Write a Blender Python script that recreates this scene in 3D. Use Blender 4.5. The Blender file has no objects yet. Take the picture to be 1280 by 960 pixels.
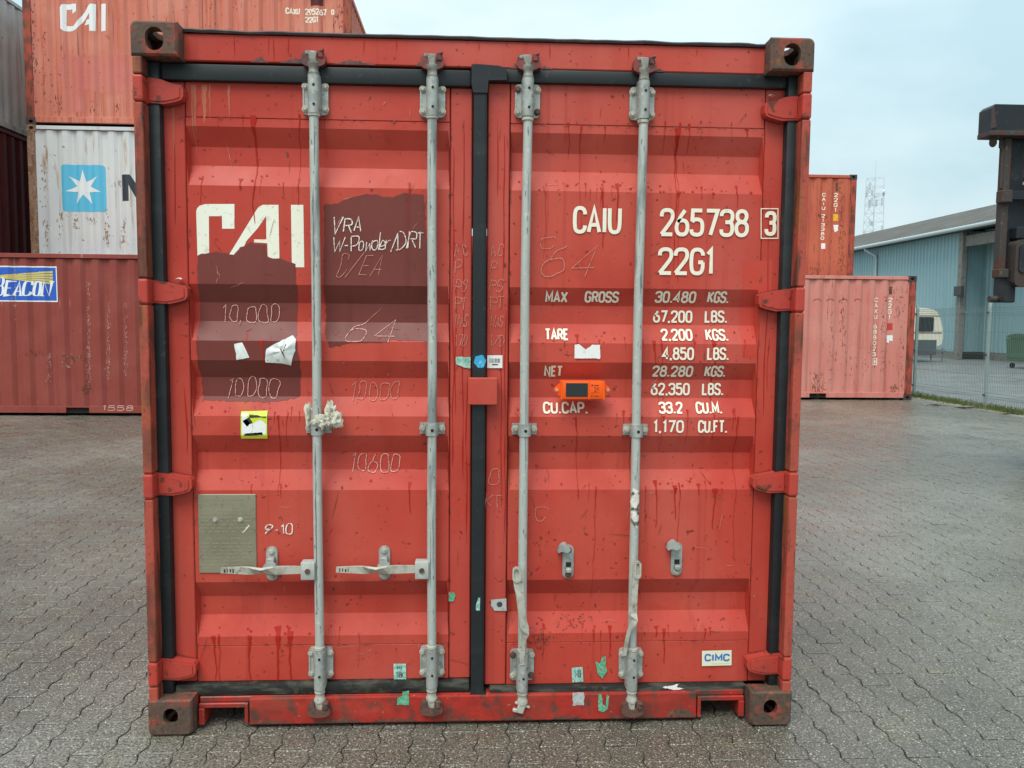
import bpy, bmesh, math, random
from mathutils import Vector, Matrix, Euler, geometry, noise
R = math.radians
random.seed(7)
scene = bpy.context.scene
col = scene.collection

# ------------------------------------------------------------------ camera
FPX = 1010.0                                   # focal length in pixels of the 1280 px wide photograph
cam_d = bpy.data.cameras.new('camera'); cam = bpy.data.objects.new('camera', cam_d); col.objects.link(cam)
cam.location = (-0.01953, -2.96267, 1.54996)
cam.rotation_euler = (1.495193, -0.008471, -0.04851)
cam_d.sensor_width = 36.0; cam_d.lens = 36.0 * FPX / 1280.0
cam_d.clip_start = 0.05; cam_d.clip_end = 2000
scene.camera = cam
CM = cam.rotation_euler.to_matrix(); CL = Vector(cam.location)

# ------------------------------------------------------------------ sky, sun, exposure
SUN_EL, SUN_AZ = 58, 205                       # degrees; azimuth clockwise from +Y (behind the camera, to its left)
world = bpy.data.worlds.new('World'); scene.world = world; world.use_nodes = True
wn = world.node_tree.nodes; wl = world.node_tree.links
bg = wn['Background']; bg.inputs['Strength'].default_value = 0.1
sky = wn.new('ShaderNodeTexSky'); sky.sky_type = 'NISHITA'; sky.sun_disc = False
sky.sun_elevation = R(SUN_EL); sky.sun_rotation = R(SUN_AZ); sky.air_density = 1.2; sky.dust_density = 3.0
tc = wn.new('ShaderNodeTexCoord')
mp = wn.new('ShaderNodeMapping'); mp.inputs['Scale'].default_value = (1.0, 1.0, 2.4); wl.new(tc.outputs['Generated'], mp.inputs['Vector'])
nz = wn.new('ShaderNodeTexNoise'); nz.inputs['Scale'].default_value = 2.3; nz.inputs['Detail'].default_value = 5; nz.inputs['Roughness'].default_value = .5
wl.new(mp.outputs['Vector'], nz.inputs['Vector'])
cr = wn.new('ShaderNodeValToRGB')              # cloud deck: pale blue grey to near white
cr.color_ramp.elements[0].position = .38; cr.color_ramp.elements[0].color = (.53, .735, .80, 1)
cr.color_ramp.elements[1].position = .60; cr.color_ramp.elements[1].color = (.75, .905, .945, 1)
wl.new(nz.outputs['Fac'], cr.inputs['Fac'])
sc = wn.new('ShaderNodeVectorMath'); sc.operation = 'SCALE'; sc.inputs['Scale'].default_value = 6.3
wl.new(cr.outputs['Color'], sc.inputs[0])
sx = wn.new('ShaderNodeSeparateXYZ'); wl.new(tc.outputs['Generated'], sx.inputs[0])   # an overcast deck is brighter overhead than at the horizon
zr = wn.new('ShaderNodeMapRange'); zr.inputs['From Min'].default_value = 0; zr.inputs['From Max'].default_value = 1
zr.inputs['To Min'].default_value = 6.3 * .80; zr.inputs['To Max'].default_value = 6.3 * 1.45
wl.new(sx.outputs['Z'], zr.inputs['Value']); wl.new(zr.outputs['Result'], sc.inputs['Scale'])
mx = wn.new('ShaderNodeMix'); mx.data_type = 'RGBA'; mx.inputs['Factor'].default_value = .9
wl.new(sky.outputs['Color'], mx.inputs['A']); wl.new(sc.outputs['Vector'], mx.inputs['B'])
wl.new(mx.outputs['Result'], bg.inputs['Color'])

sd = bpy.data.lights.new('sun', 'SUN'); sun = bpy.data.objects.new('sun', sd); col.objects.link(sun)
sd.energy = 1.5; sd.angle = R(35); sd.color = (1.0, .96, .9)
sdir = Vector((math.sin(R(SUN_AZ)) * math.cos(R(SUN_EL)), math.cos(R(SUN_AZ)) * math.cos(R(SUN_EL)), math.sin(R(SUN_EL))))
sun.rotation_euler = sdir.to_track_quat('Z', 'Y').to_euler(); sun.location = (0, -10, 20)

scene.render.engine = 'CYCLES'
scene.view_settings.view_transform = 'Standard'; scene.view_settings.look = 'None'
scene.view_settings.exposure = .88; scene.view_settings.gamma = 1.0
scene.view_settings.use_curve_mapping = False
scene.render.resolution_x = 1024; scene.render.resolution_y = 768

# ------------------------------------------------------------------ materials
MATS = {}
def mat(name, base, rough=.5, metal=0.0, layers=(), bump=None, spec=.5, rvar=.0, coat=0.0):
    """layers: (scale xyz or float, lo, hi, colour, amount[, kind]); noise in world space picks where each colour lies."""
    m = bpy.data.materials.new(name); m.use_nodes = True
    n = m.node_tree.nodes; l = m.node_tree.links; b = n['Principled BSDF']
    b.inputs['Roughness'].default_value = rough; b.inputs['Metallic'].default_value = metal
    b.inputs['Specular IOR Level'].default_value = spec
    b.inputs['Coat Weight'].default_value = coat; b.inputs['Coat Roughness'].default_value = .25
    geo = n.new('ShaderNodeNewGeometry')
    def tex(scale, kind='noise', detail=4, off=0.0):
        mp = n.new('ShaderNodeMapping')
        s = scale if isinstance(scale, tuple) else (scale,) * 3
        mp.inputs['Scale'].default_value = s; mp.inputs['Location'].default_value = (off, off * 1.7, off * .6)
        l.new(geo.outputs['Position'], mp.inputs['Vector'])
        if kind == 'cells':
            t = n.new('ShaderNodeTexVoronoi'); t.inputs['Scale'].default_value = 1
            l.new(mp.outputs['Vector'], t.inputs['Vector'])
            sp = n.new('ShaderNodeSeparateColor'); l.new(t.outputs['Color'], sp.inputs['Color'])
            return sp.outputs['Red']
        if kind == 'dots':
            t = n.new('ShaderNodeTexVoronoi'); t.inputs['Scale'].default_value = 1
            l.new(mp.outputs['Vector'], t.inputs['Vector'])
            mm = n.new('ShaderNodeMath'); mm.operation = 'SUBTRACT'; mm.inputs[0].default_value = 1.0
            l.new(t.outputs['Distance'], mm.inputs[1]); return mm.outputs[0]
        t = n.new('ShaderNodeTexNoise'); t.inputs['Scale'].default_value = 1; t.inputs['Detail'].default_value = detail
        l.new(mp.outputs['Vector'], t.inputs['Vector']); return t.outputs['Fac']
    rgb = n.new('ShaderNodeRGB'); rgb.outputs[0].default_value = (*base, 1); cur = rgb.outputs[0]
    for i, ly in enumerate(layers):
        scale, lo, hi, c, amt = ly[:5]; kind = ly[5] if len(ly) > 5 else 'noise'
        fac = tex(scale, kind, off=3.1 * i + 1.3)
        mr = n.new('ShaderNodeMapRange'); mr.inputs['From Min'].default_value = lo; mr.inputs['From Max'].default_value = hi
        mr.inputs['To Max'].default_value = amt; l.new(fac, mr.inputs['Value'])
        mxn = n.new('ShaderNodeMix'); mxn.data_type = 'RGBA'; mxn.inputs['B'].default_value = (*c, 1)
        l.new(mr.outputs['Result'], mxn.inputs['Factor']); l.new(cur, mxn.inputs['A']); cur = mxn.outputs['Result']
    l.new(cur, b.inputs['Base Color'])
    if rvar:
        mr = n.new('ShaderNodeMapRange'); mr.inputs['From Min'].default_value = .3; mr.inputs['From Max'].default_value = .7
        mr.inputs['To Min'].default_value = max(0.02, rough - rvar); mr.inputs['To Max'].default_value = min(1, rough + rvar)
        l.new(tex(4.0, off=9.), mr.inputs['Value']); l.new(mr.outputs['Result'], b.inputs['Roughness'])
    if bump:
        prev = None
        for (s, st, di) in bump:
            bn = n.new('ShaderNodeBump'); bn.inputs['Strength'].default_value = st; bn.inputs['Distance'].default_value = di
            l.new(tex(s, off=5.5), bn.inputs['Height'])
            if prev: l.new(prev.outputs['Normal'], bn.inputs['Normal'])
            prev = bn
        l.new(prev.outputs['Normal'], b.inputs['Normal'])
    MATS[name] = m
    return m
RUST = (.085, .036, .022); RUSTO = (.30, .10, .03); GRIME = (.06, .045, .035)
mat('red_paint', (.475, .050, .032), .50, layers=[
    (1.3, .42, .68, (.52, .088, .058), .7), (3.3, .50, .68, (.40, .032, .020), .65), ((2.2, 2.2, .8), .50, .66, (.50, .095, .072), .6), ((7, 7, .5), .52, .72, (.41, .045, .03), .6), ((22, 22, .35), .60, .74, (.36, .035, .025), .55),
    ((5, 5, 1.2), .64, .78, (.50, .12, .04), .6), (9.0, .62, .80, (.42, .05, .035), .4), (48.0, .66, .72, (.17, .02, .014), .8), (120.0, .73, .78, (.12, .02, .014), .8)],
    bump=[(3.2, .22, .03), (9.0, .08, .01), (160.0, .06, .002)], rvar=.10, spec=.26)
mat('sill_paint', (.38, .030, .020), .5, layers=[(4.0, .50, .64, (.17, .032, .022), .75), ((30, 30, 6), .58, .68, (.10, .045, .03), .8), 
    (30.0, .50, .70, (.30, .022, .016), .8), (8.0, .52, .68, (.20, .03, .02), .8), (12.0, .54, .66, GRIME, .9), ((3, 3, 9), .55, .75, (.50, .07, .045), .6), (60.0, .66, .72, (.5, .3, .16), .5)],
    bump=[(45.0, .35, .004)], rvar=.12, spec=.28)
mat('rusty_post', (.40, .07, .045), .62, layers=[
    (5.0, .47, .60, (.15, .05, .032), .8), ((26, 26, 4), .50, .62, RUST, .85), ((18, 18, 2.5), .58, .70, RUSTO, .8), (70.0, .60, .72, (.05, .03, .022), .7)],
    bump=[(60.0, .4, .004)], spec=.3)
mat('rusty_casting', (.115, .066, .048), .72, layers=[
    (9.0, .42, .60, (.085, .058, .042), .9), (11.0, .54, .63, (.33, .055, .034), .75), (22.0, .58, .70, RUSTO, .6), (60.0, .52, .70, (.035, .026, .02), .7)],
    bump=[(50.0, .5, .005)], spec=.3)
mat('hinge_paint', (.44, .052, .036), .45, layers=[
    (12.0, .55, .72, (.34, .04, .03), .7), (26.0, .59, .66, RUST, .85), (7.0, .56, .70, (.28, .045, .032), .6), (90.0, .66, .73, (.05, .02, .015), .8)], bump=[(40.0, .2, .003)], spec=.28)
mat('weld_edge', (.20, .03, .022), .6, layers=[(30.0, .5, .65, (.06, .02, .015), .8)])
mat('galvanised', (.43, .45, .41), .5, .12, layers=[
    ((60, 60, 9), .5, .68, (.36, .39, .37), .6), (40.0, .58, .70, (.62, .63, .57), .6), ((16, 16, 2.2), .60, .68, (.16, .18, .18), .75), (90.0, .68, .75, (.13, .11, .08), .7)],
    bump=[(120.0, .15, .002)], rvar=.08)
mat('old_zinc', (.44, .43, .36), .6, .1, layers=[
    (26.0, .5, .66, (.27, .25, .20), .75), (50.0, .60, .70, (.13, .10, .07), .75), (14.0, .62, .74, (.50, .47, .38), .7)], bump=[(90.0, .35, .003)])
mat('rusty_iron', (.12, .055, .04), .75, layers=[(30.0, .48, .62, (.06, .032, .025), .8), (18.0, .6, .7, (.25, .17, .12), .6)], bump=[(80.0, .5, .004)])
mat('bracket_zinc', (.37, .39, .36), .5, .2, layers=[(22.0, .46, .60, (.26, .275, .26), .8), (60.0, .56, .68, (.50, .51, .46), .7), (35.0, .62, .70, (.14, .12, .09), .7)], bump=[(110.0, .25, .002)], rvar=.08)
mat('keeper', (.20, .035, .028), .6, layers=[(25.0, .45, .58, (.07, .03, .025), .85), (40.0, .6, .7, (.36, .06, .045), .7)], bump=[(60., .4, .004)])  # rusty dark red, with shadow around the header cams put into the colour
mat('cam_zinc', (.25, .245, .21), .6, .1, layers=[(30.0, .46, .6, (.14, .125, .10), .8), (55.0, .58, .68, (.40, .39, .33), .7)], bump=[(80.0, .4, .003)])
mat('rubber', (.013, .016, .018), .5, spec=.35, layers=[((3, 3, 18), .52, .7, (.025, .03, .033), .6), (40.0, .64, .74, (.06, .065, .06), .5)], bump=[(30.0, .1, .003)], rvar=.08)
mat('rubber_dirty', (.018, .019, .017), .6, spec=.3, layers=[((9, 9, 40), .48, .64, (.10, .095, .075), .7), (26.0, .55, .68, (.06, .07, .05), .8)], bump=[(60.0, .3, .003)])
mat('lettering', (.82, .77, .62), .5, layers=[(60.0, .62, .72, (.5, .35, .28), .5)])
mat('logo_cream', (.80, .78, .64), .5, layers=[((3.2, .1, .4), .44, .66, (.84, .84, .76), .9), (24.0, .60, .68, (.55, .50, .40), .5), (70., .64, .7, (.4, .33, .26), .5)])
mat('overpaint', (.160, .036, .029), .42, layers=[(3.0, .4, .65, (.19, .048, .038), .7), ((20, 20, .5), .56, .72, (.13, .028, .026), .7), (60.0, .70, .75, (.30, .05, .035), .6)], bump=[(5., .1, .02)], rvar=.10, spec=.25)
mat('bright_patch', (.52, .050, .032), .5, spec=.2, layers=[(4.0, .42, .65, (.50, .07, .05), .9)])
mat('drip', (.37, .018, .010), .45, spec=.15, layers=[(50.0, .45, .7, (.40, .020, .014), .8)])
mat('rust_streak', (.46, .105, .04), .5, layers=[((40, 40, 2), .45, .62, (.40, .075, .035), .8), (60., .6, .7, (.2, .06, .03), .6)])
mat('smear', (.05, .03, .03), .6, layers=[(30., .4, .6, (.22, .05, .04), .9)])
mat('rust_spot', (.10, .03, .015), .7, layers=[(60.0, .5, .65, (.25, .09, .03), .7)])
mat('chalk_white', (.80, .77, .68), .9, layers=[(180.0, .50, .60, (.42, .16, .13), .8)])
mat('chalk_faint', (.58, .26, .21), .9, layers=[(150.0, .46, .60, (.46, .10, .075), .9)])
mat('chalk_pink', (.70, .42, .36), .9, layers=[(160.0, .50, .62, (.32, .08, .07), .9)])
mat('ink', (.03, .02, .02), .6)
mat('paper', (.72, .74, .70), .75, layers=[(22.0, .52, .64, (.50, .58, .60), .6), (40.0, .62, .70, (.25, .25, .2), .6)])
mat('paper_white', (.78, .78, .76), .6, layers=[(40.0, .58, .7, (.6, .58, .55), .6)])
mat('sticker_lime', (.56, .66, .03), .45, layers=[(30.0, .62, .72, (.3, .36, .08), .6)])
mat('sticker_teal', (.22, .50, .40), .6, layers=[(55.0, .46, .58, (.55, .62, .56), .9), (120.0, .55, .62, (.1, .22, .18), .7)])
mat('sticker_green', (.05, .36, .20), .55, layers=[(110.0, .48, .56, (.22, .42, .28), .9), (60.0, .58, .64, (.35, .08, .05), .8)])
mat('sticker_blue', (.03, .33, .60), .5, layers=[(45.0, .55, .66, (.20, .62, .62), .9)])
mat('sticker_grey', (.45, .47, .45), .55, layers=[(60.0, .5, .64, (.30, .32, .32), .7)])
mat('plate_metal', (.27, .245, .165), .45, .2, layers=[(6.0, .45, .65, (.20, .18, .12), .8), (50.0, .58, .70, (.12, .11, .09), .6)], bump=[(160.0, .15, .002)])
mat('plate_print', (.36, .335, .24), .5, .3)
mat('cream_plate', (.74, .71, .52), .45)
mat('logo_blue', (.02, .17, .48), .45)
mat('orange_plastic', (.90, .105, .006), .4, spec=.3)
mat('solar_cell', (.018, .021, .024), .3)
mat('print_dark', (.10, .02, .012), .5)
mat('rag_cloth', (.60, .57, .46), .9, layers=[(28.0, .46, .62, (.34, .31, .23), .8), (70.0, .60, .7, (.12, .10, .08), .7)], bump=[(60.0, .3, .005)])
mat('tape', (.72, .70, .62), .7, layers=[(35.0, .52, .58, (.05, .045, .04), .95), (90., .5, .6, (.4, .35, .3), .5)])
mat('dark_inside', (.012, .010, .009), .9)
mat('roof_lip', (.045, .030, .032), .55, layers=[(20.0, .5, .7, (.11, .06, .05), .7)])
# background
mat('maroon_side', (.25, .050, .037), .55, layers=[(2.0, .42, .66, (.29, .070, .055), .7), ((9, 9, .6), .55, .72, (.20, .035, .03), .6), ((12, 12, 1.6), .68, .76, (.42, .27, .23), .7), (20.0, .70, .76, (.10, .03, .02), .7)], bump=[(2.2, .25, .05), (30., .1, .005)], spec=.28)
mat('dark_maroon_side', (.085, .014, .016), .6, layers=[(2.0, .45, .7, (.12, .022, .022), .7), (14.0, .68, .75, (.25, .2, .18), .5)], spec=.28)
mat('faded_red_side', (.58, .185, .125), .6, layers=[(1.1, .44, .60, (.62, .24, .17), .8), ((13, 13, .4), .50, .64, (.50, .13, .08), .8), ((26, 26, .8), .62, .70, (.20, .06, .035), .75), (6.0, .64, .72, (.50, .085, .07), .7), (30.0, .69, .74, (.12, .04, .02), .8)], bump=[(3., .15, .03)], spec=.28)
mat('pink_red_side', (.58, .205, .165), .6, layers=[(1.4, .42, .62, (.61, .25, .205), .7), ((10, 10, .5), .54, .7, (.44, .11, .08), .6), ((22, 22, 1.6), .66, .73, (.18, .055, .03), .8), (24.0, .69, .74, (.14, .05, .03), .8)], bump=[(3., .15, .03)], spec=.28)
mat('orange_red_side', (.45, .105, .060), .6, layers=[(1.4, .42, .62, (.50, .13, .07), .7), ((18, 18, .6), .56, .68, (.36, .06, .03), .7), ((26, 26, 2.0), .65, .72, (.13, .045, .025), .85)], bump=[(3., .15, .03)], spec=.28)
mat('white_side', (.63, .64, .62), .6, layers=[(1.2, .4, .65, (.57, .59, .59), .8), ((12, 12, .5), .58, .72, (.42, .40, .36), .6), ((9, 9, 1.1), .60, .70, (.42, .26, .15), .8), (10.0, .68, .74, (.28, .12, .06), .9)], bump=[(3., .2, .04)], spec=.28)
mat('grey_side', (.52, .55, .53), .6, layers=[(2.0, .4, .62, (.42, .46, .45), .8), ((14, 14, .7), .58, .7, (.18, .19, .18), .7), (12.0, .68, .74, (.09, .07, .05), .9)], bump=[(3., .2, .04)], spec=.28)
mat('rust_post_white', (.30, .17, .10), .75, layers=[((14, 14, 4), .44, .60, (.18, .085, .045), .9), (20.0, .58, .68, (.48, .44, .38), .7)])
mat('casting_dark', (.055, .038, .034), .7)
mat('star_blue', (.10, .48, .68), .5, layers=[(10., .62, .72, (.3, .5, .6), .5)])
mat('sign_white', (.78, .79, .78), .5, layers=[(24.0, .66, .72, (.5, .36, .28), .8)])
mat('sign_black', (.028, .034, .045), .5)
mat('sign_blue', (.02, .10, .48), .5, layers=[(30., .66, .72, (.5, .5, .5), .6)])
mat('sign_yellow', (.66, .52, .08), .5)
mat('sticker_yellow', (.75, .42, .02), .5)
mat('touch_up', (.58, .17, .13), .6, layers=[(1.5, .42, .6, (.55, .13, .10), .8), ((12, 12, .5), .52, .66, (.52, .17, .11), .8), (24., .66, .72, (.2, .06, .03), .8)])
mat('scuff', (.52, .33, .27), .8, layers=[(30., .45, .6, (.34, .12, .09), .8)])
mat('rust_weep', (.36, .20, .11), .8, layers=[(12., .42, .6, (.20, .075, .035), .85)])
mat('red_square', (.50, .04, .035), .5)
mat('blue_cladding', (.24, .385, .415), .5, layers=[(.25, .4, .65, (.28, .42, .44), .6), ((2.0, 2.0, .15), .55, .75, (.19, .32, .35), .5)])
mat('blue_door', (.04, .16, .28), .5)
mat('fibre_cement', (.085, .082, .076), .9, layers=[(1.0, .42, .6, (.125, .12, .112), .8), (4.0, .55, .68, (.07, .075, .05), .7)])
mat('gutter', (.42, .47, .48), .5)
mat('weathered_steel', (.20, .19, .17), .7, layers=[(5.0, .5, .66, (.12, .10, .085), .8)])
mat('dark_panel', (.045, .05, .055), .6)
mat('fence_green', (.30, .40, .38), .5, .2)
mat('fence_wire', (.15, .205, .19), .5, .2)
mat('caravan_cream', (.70, .68, .56), .4, layers=[(3.0, .5, .7, (.58, .54, .38), .6)])
mat('window_dark', (.02, .022, .025), .15)
mat('grey_skirt', (.07, .085, .10), .6)
mat('tyre', (.02, .02, .02), .85)
mat('skip_green', (.035, .095, .045), .6, layers=[(5., .5, .65, (.06, .08, .05), .7)])
mat('machine_dark', (.018, .022, .027), .5, spec=.3, layers=[(5.0, .52, .70, (.04, .045, .047), .7), (16.0, .64, .73, (.09, .065, .05), .6)])
mat('machine_rust', (.055, .048, .044), .7, spec=.3, layers=[((10, 10, 3), .50, .64, (.085, .034, .022), .9), (24.0, .62, .72, (.17, .13, .09), .6)])
mat('machine_yellow', (.55, .33, .03), .5)
mat('hazed_tower_steel', (.55, .60, .62), .6)  # galvanised steel, kept pale so the colour carries the distance haze
mat('grass', (.075, .115, .022), .8, layers=[(6.0, .45, .62, (.14, .15, .04), .8)])
mat('twig', (.05, .035, .022), .9)
# ground
mat('paver', (.108, .099, .078), .31, layers=[
    (.38, .44, .62, (.235, .222, .188), .85), (1.3, .54, .70, (.095, .088, .072), .75), (4.5, .56, .70, (.175, .165, .10), .7), ((.9, .25, 1), .60, .72, (.10, .092, .075), .6), (95.0, .47, .58, (.055, .049, .038), .85),
    (140.0, .55, .68, (.36, .335, .27), .8), (220.0, .955, .985, (.55, .52, .44), .9, 'cells')],
    bump=[(150.0, .7, .005), (45.0, .3, .004)], rvar=.14, spec=.8)
mat('bedding', (.030, .027, .021), .8, layers=[(40., .5, .65, (.06, .06, .035), .7)])
mat('yard_ground', (.18, .168, .135), .38, layers=[(.8, .42, .62, (.26, .24, .19), .8), (90.0, .5, .62, (.08, .075, .07), .7), (150.0, .62, .72, (.35, .34, .31), .6)], bump=[(150., .4, .004)], rvar=.12)
mat('asphalt', (.16, .163, .158), .42, layers=[((.25, 1.2, 1), .42, .62, (.22, .225, .22), .8), (3.0, .55, .7, (.085, .085, .08), .7), (60.0, .5, .65, (.22, .22, .21), .5)], bump=[(60., .4, .006)], rvar=.15)
mat('sandy_verge', (.24, .225, .175), .8, layers=[(2.0, .45, .65, (.17, .165, .13), .8), (60., .55, .68, (.34, .32, .27), .7), (5.0, .58, .68, (.10, .12, .05), .7)], bump=[(40., .5, .01)])

# ------------------------------------------------------------------ mesh helpers
def tag(o, label=None, cat=None, group=None, kind=None):
    if label: o['label'] = label
    if cat: o['category'] = cat
    if group: o['group'] = group
    if kind: o['kind'] = kind
    return o
def empty(name, loc=(0, 0, 0), rz=0, label=None, cat=None, group=None):
    o = bpy.data.objects.new(name, None); col.objects.link(o); o.location = loc; o.rotation_euler = (0, 0, rz)
    o.empty_display_size = .2
    return tag(o, label, cat, group)
def link(name, me, m, parent=None, loc=None, smooth=False):
    if m:
        me.materials.clear(); me.materials.append(MATS[m])
    o = bpy.data.objects.new(name, me); col.objects.link(o)
    if parent is not None: o.parent = parent
    if loc: o.location = loc
    if smooth:
        for p in me.polygons: p.use_smooth = True
        try: me.set_sharp_from_angle(angle=R(40))
        except Exception: pass
    return o
class MB:
    """collects simple solids into one bmesh"""
    def __init__(s): s.b = bmesh.new()
    def box(s, x0, x1, y0, y1, z0, z1, bev=0.0, rot=None, piv=None, seg=1):
        v = bmesh.ops.create_cube(s.b, size=1)['verts']
        for q in v:
            q.co = Vector(((x0 + x1) / 2 + q.co.x * (x1 - x0), (y0 + y1) / 2 + q.co.y * (y1 - y0), (z0 + z1) / 2 + q.co.z * (z1 - z0)))
        if bev > 0:
            ed = list({e for q in v for e in q.link_edges})
            r = bmesh.ops.bevel(s.b, geom=ed, offset=bev, segments=seg, affect='EDGES', profile=.5)
            v = list({q for f in r['faces'] for q in f.verts} | {q for q in v if q.is_valid})
        if rot is not None:
            p = Vector(piv) if piv else Vector(((x0 + x1) / 2, (y0 + y1) / 2, (z0 + z1) / 2))
            bmesh.ops.rotate(s.b, verts=v, cent=p, matrix=Euler(rot).to_matrix())
        return s
    def cyl(s, p0, p1, r0, r1=None, n=16, cap=True):
        p0 = Vector(p0); p1 = Vector(p1); r1 = r0 if r1 is None else r1
        d = p1 - p0; q = d.to_track_quat('Z', 'Y').to_matrix().to_4x4()
        bmesh.ops.create_cone(s.b, cap_ends=cap, cap_tris=False, segments=n, radius1=r0, radius2=r1, depth=d.length,
                              matrix=Matrix.Translation((p0 + p1) / 2) @ q)
        return s
    def lathe(s, prof, cx, cy, n=16):
        """profile [(r, z)] turned about the vertical through (cx, cy)"""
        rings = []
        for r, z in prof:
            rings.append([s.b.verts.new((cx + r * math.cos(2 * math.pi * k / n), cy + r * math.sin(2 * math.pi * k / n), z)) for k in range(n)])
        for a, c in zip(rings, rings[1:]):
            for k in range(n):
                s.b.faces.new((a[k], a[(k + 1) % n], c[(k + 1) % n], c[k]))
        for ring in (rings[0], rings[-1]):
            try: s.b.faces.new(ring)
            except Exception: pass
        return s
    def tube(s, pts, rad, n=8):
        pts = [Vector(p) for p in pts]; rings = []
        up = Vector((0.3, .2, .9))
        for i, p in enumerate(pts):
            d = (pts[min(i + 1, len(pts) - 1)] - pts[max(i - 1, 0)]).normalized()
            a = d.cross(up).normalized(); c = d.cross(a)
            r = rad[i] if isinstance(rad, (list, tuple)) else rad
            rings.append([s.b.verts.new(p + r * (math.cos(2 * math.pi * k / n) * a + math.sin(2 * math.pi * k / n) * c)) for k in range(n)])
        for a, c in zip(rings, rings[1:]):
            for k in range(n): s.b.faces.new((a[k], a[(k + 1) % n], c[(k + 1) % n], c[k]))
        s.b.faces.new(rings[0]); s.b.faces.new(rings[-1])
        return s
    def prism(s, outer, h0, h1, holes=(), axis='Y', bev=0.0):
        """2D outline(s) in the plane across `axis`, extruded from h0 to h1.  Y: (x,z); X: (y,z); Z: (x,y)"""
        def P(q, h):
            return {'Y': (q[0], h, q[1]), 'X': (h, q[0], q[1]), 'Z': (q[0], q[1], h)}[axis]
        loops = [list(outer)] + [list(h) for h in holes]
        tri = geometry.tessellate_polygon([[Vector((a, c, 0)) for a, c in lp] for lp in loops])
        flat = [q for lp in loops for q in lp]
        A = [s.b.verts.new(P(q, h0)) for q in flat]; B = [s.b.verts.new(P(q, h1)) for q in flat]
        for t in tri:
            try: s.b.faces.new([A[i] for i in t])
            except Exception: pass
            try: s.b.faces.new([B[i] for i in reversed(t)])
            except Exception: pass
        k = 0
        for lp in loops:
            m = len(lp)
            for i in range(m):
                s.b.faces.new((A[k + i], A[k + (i + 1) % m], B[k + (i + 1) % m], B[k + i]))
            k += m
        return s
    def sheet(s, stations, fn):
        """quads between successive cross sections; stations [list of points]"""
        rows = [[s.b.verts.new(p) for p in st] for st in stations]
        for a, c in zip(rows, rows[1:]):
            for i in range(len(a) - 1): s.b.faces.new((a[i], a[i + 1], c[i + 1], c[i]))
        return s
    def mesh(s, name):
        bmesh.ops.recalc_face_normals(s.b, faces=s.b.faces)
        me = bpy.data.meshes.new(name); s.b.to_mesh(me); s.b.free(); return me
    def build(s, name, m, parent=None, smooth=False, loc=None):
        return link(name, s.mesh(name), m, parent, loc, smooth)
def rrect(x0, x1, z0, z1, r, n=5, corners='abcd'):
    """rounded rectangle outline; a=low left, b=low right, c=high right, d=high left"""
    out = []
    for key, cx, cz, a0 in (('a', x0, z0, 180), ('b', x1, z0, 270), ('c', x1, z1, 0), ('d', x0, z1, 90)):
        if key in corners:
            ox = cx + (r if key in 'ad' else -r); oz = cz + (r if key in 'ab' else -r)
            out += [(ox + r * math.cos(R(a0 + 90 * i / n)), oz + r * math.sin(R(a0 + 90 * i / n))) for i in range(n + 1)]
        else: out.append((cx, cz))
    return out
def stadium(cx, cz, hw, hh, n=8):
    r = min(hw, hh); return rrect(cx - hw, cx + hw, cz - hh, cz + hh, r * .98, n)
def circle(cx, cz, r, n=12): return [(cx + r * math.cos(2 * math.pi * i / n), cz + r * math.sin(2 * math.pi * i / n)) for i in range(n)]

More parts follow.
